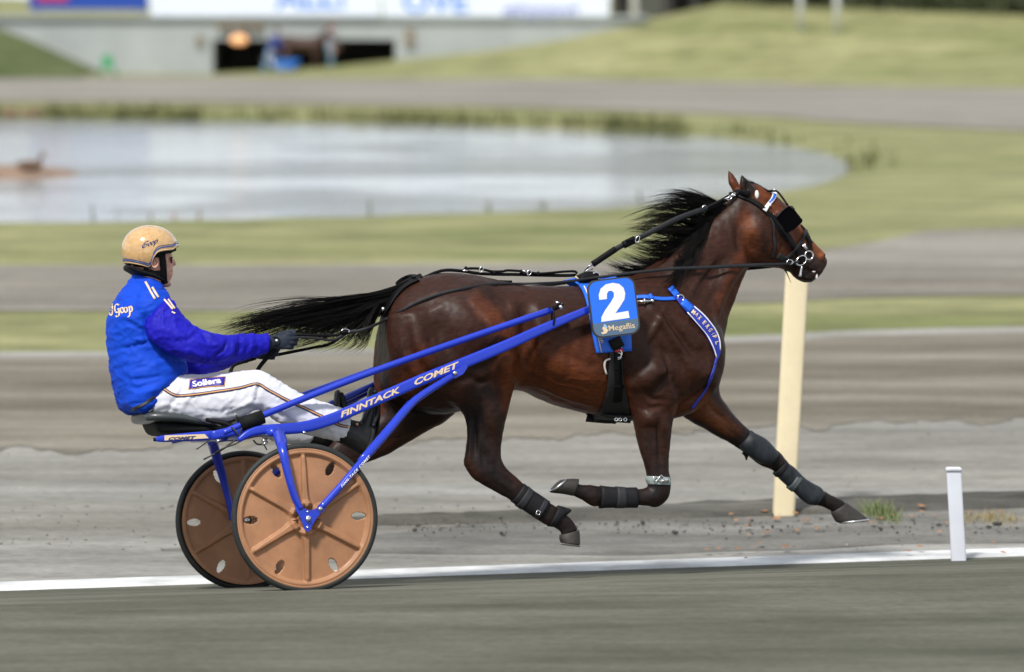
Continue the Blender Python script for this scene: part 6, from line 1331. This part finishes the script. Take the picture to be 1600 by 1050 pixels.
person(517, 116, 38, dict(skin=(.5, .27, .2), top=(.42, .42, .48), leg=(.13, .24, .32), hair=(.25, .10, .06)), dict(lean=.02, knee=[(.02, .5), (.05, .5)], foot=[(-.02, 0), (.06, 0)], elb=[(.12, 1.15), (.15, 1.12)], hand=[(.25, .98), (.28, .95)]), 'person in pale grey jacket and jeans standing upright by the underpass')
# dark harness horse waiting between them
def bghorse(px, foot, Y=None):
    c = gp(px, foot); Y = c[1]; r = root('horse', tuple(c), 'dark brown horse standing between the two people by the underpass', 'horse', rig=False); q = lambda x, z, y=0: c+np.array([x, y, z])
    body = [tube([q(-.85, 1.2), q(-.7, 1.25), q(-.3, 1.18), q(.2, 1.15), q(.55, 1.2), q(.72, 1.25)], [.12, .27, .29, .30, .27, .12], n=16), tube([q(.5, 1.3), q(.8, 1.45), q(1.0, 1.55)], [.20, .14, .10], n=14), tube([q(.95, 1.62), q(1.15, 1.45), q(1.35, 1.22), q(1.42, 1.16)], [.10, .11, .07, .05], n=12),
            ball(q(.95, 1.74, .05), .05, 6, sc=(.5, .5, 1.5)), ball(q(.95, 1.74, -.05), .05, 6, sc=(.5, .5, 1.5))]
    for x, y, kx in ((-.62, -.13, -.12), (-.72, .13, -.12), (.45, -.12, .02), (.5, .12, .04)): body.append(tube([q(x, 1.0, y), q(x+(.08 if x < 0 else .02), .75, y), q(x+kx, .5, y), q(x+kx*.9, .18, y), q(x+kx*.6+.03, .08, y), q(x+kx*.6+.07, .0, y)], [.16, .11, .06, .04, .05, .06], n=10))
    V, F = remesh(cat(*body), .03, 4); part('body', (V, F), mat('dark_bay', (.05, .022, .014), .6, noise_amt=.2, nscale=3), r)
    part('tail', tube([q(-.85, 1.3), q(-1.0, 1.1), q(-1.02, .7), q(-.98, .45)], [.04, .08, .09, .02], n=10), M_hair, r); part('mane', tube([q(.55, 1.5), q(.8, 1.62), q(.98, 1.72)], [.03, .06, .04], n=8), M_hair, r)
bghorse(474, 117)
# blue two-legged trolley and green folding board
c = gp(447, 119); tr = root('wheelbarrow', tuple(c), 'bright blue wheelbarrow parked in front of the dark horse', 'wheelbarrow', rig=False); q = lambda x, z, y=0: tuple(np.array(c)+np.array([x, y, z]))
Mb = mat('barrow_blue', (.03, .20, .72), .4); part('tray', (np.array([q(-.55, .62, -.3), q(.55, .62, -.3), q(.55, .62, .3), q(-.55, .62, .3), q(-.25, .25, -.2), q(.25, .25, -.2), q(.25, .25, .2), q(-.25, .25, .2)]), [[0, 1, 5, 4], [1, 2, 6, 5], [2, 3, 7, 6], [3, 0, 4, 7], [4, 5, 6, 7]]), Mb, tr, smooth=False)
part('wheel', torus(q(0.25, .18), .15, .035, (1, 0, 0), (0, 0, 1)), M_tyre, tr); part('leg', tube([q(-.2, .3, -.2), q(-.22, 0, -.2)], .02), M_steel, tr); part('leg', tube([q(-.2, .3, .2), q(-.22, 0, .2)], .02), M_steel, tr); part('handle', tube([q(.3, .2, -.2), q(-.9, .65, -.25)], .02), M_steel, tr); part('handle', tube([q(.3, .2, .2), q(-.9, .65, .25)], .02), M_steel, tr)
c = gp(168, 122); gr_ = root('folding_sign', tuple(c), 'small green folding stand on the grass left of the underpass', 'stand', rig=False); q = lambda x, z, y=0: tuple(np.array(c)+np.array([x, y, z]))
Mg = mat('stand_green', (.02, .30, .10), .5); 
for s in (-1, 1):
    part('leg', tube([q(-.28, 0, .12*s), q(0, .85, .02*s)], .045), Mg, gr_); part('leg', tube([q(.32, 0, .12*s), q(.04, .85, .02*s)], .045), Mg, gr_)
part('board', (lambda vf: vf)(box(q(0, .6), (.36, .2, .42))), Mg, gr_, smooth=False)
# mud bank with a resting duck on the pond
c = gp(20, 273, ZW); V = []; F = []
nA = 48
for i, k in enumerate((1, .85, .6, .3)):
    for j in range(nA): a = 2*math.pi*j/nA; rr = k*(1+.12*mnoise.noise(Vector((math.cos(a)*2, math.sin(a)*2, 4)))); V.append([c[0]+1.35*rr*math.cos(a)-.1, c[1]+1.5*rr*math.sin(a), ZW-.03+.10*i**.6])
F = [[i*nA+j, i*nA+(j+1) % nA, (i+1)*nA+(j+1) % nA, (i+1)*nA+j] for i in range(3) for j in range(nA)]+[[3*nA+j for j in range(nA)]]
meta(mk('mud_bank', V, F, mat('brown_mud', (.24, .16, .11), .8, noise_amt=.2, nscale=3)), kind='structure')
d = gp(48, 268, ZW+.1); du = root('duck', tuple(d), 'brown duck resting on the mud bank at the left of the pond', 'duck', rig=False); q = lambda x, z, y=0: np.array(d)+np.array([x, y, z])
V, F = remesh(cat(tube([q(-.26, .14), q(-.18, .12), q(0, .11), q(.14, .12), q(.2, .16)], [.02, .07, .10, .08, .04], n=12), tube([q(.14, .14), q(.19, .24), q(.2, .30)], [.045, .03, .03], n=10), ball(q(.215, .32), .042, 8), tube([q(.24, .315), q(.30, .30)], [.02, .01], n=8)), .012, 2); part('body', (V, F), mat('duck_brown', (.13, .08, .05), .8, noise_amt=.4, nscale=20), du)
part('bill', tube([q(.25, .315), q(.31, .30)], [.02, .012], n=8, flat=(1, .6)), mat('bill', (.4, .25, .05), .5), du)
for s in (-.03, .03): part('leg', tube([q(.0, .05, s), q(.01, -.06, s)], .008, n=6), mat('duck_leg', (.4, .2, .05), .5) if s < 0 else bpy.data.materials['duck_leg'], du)
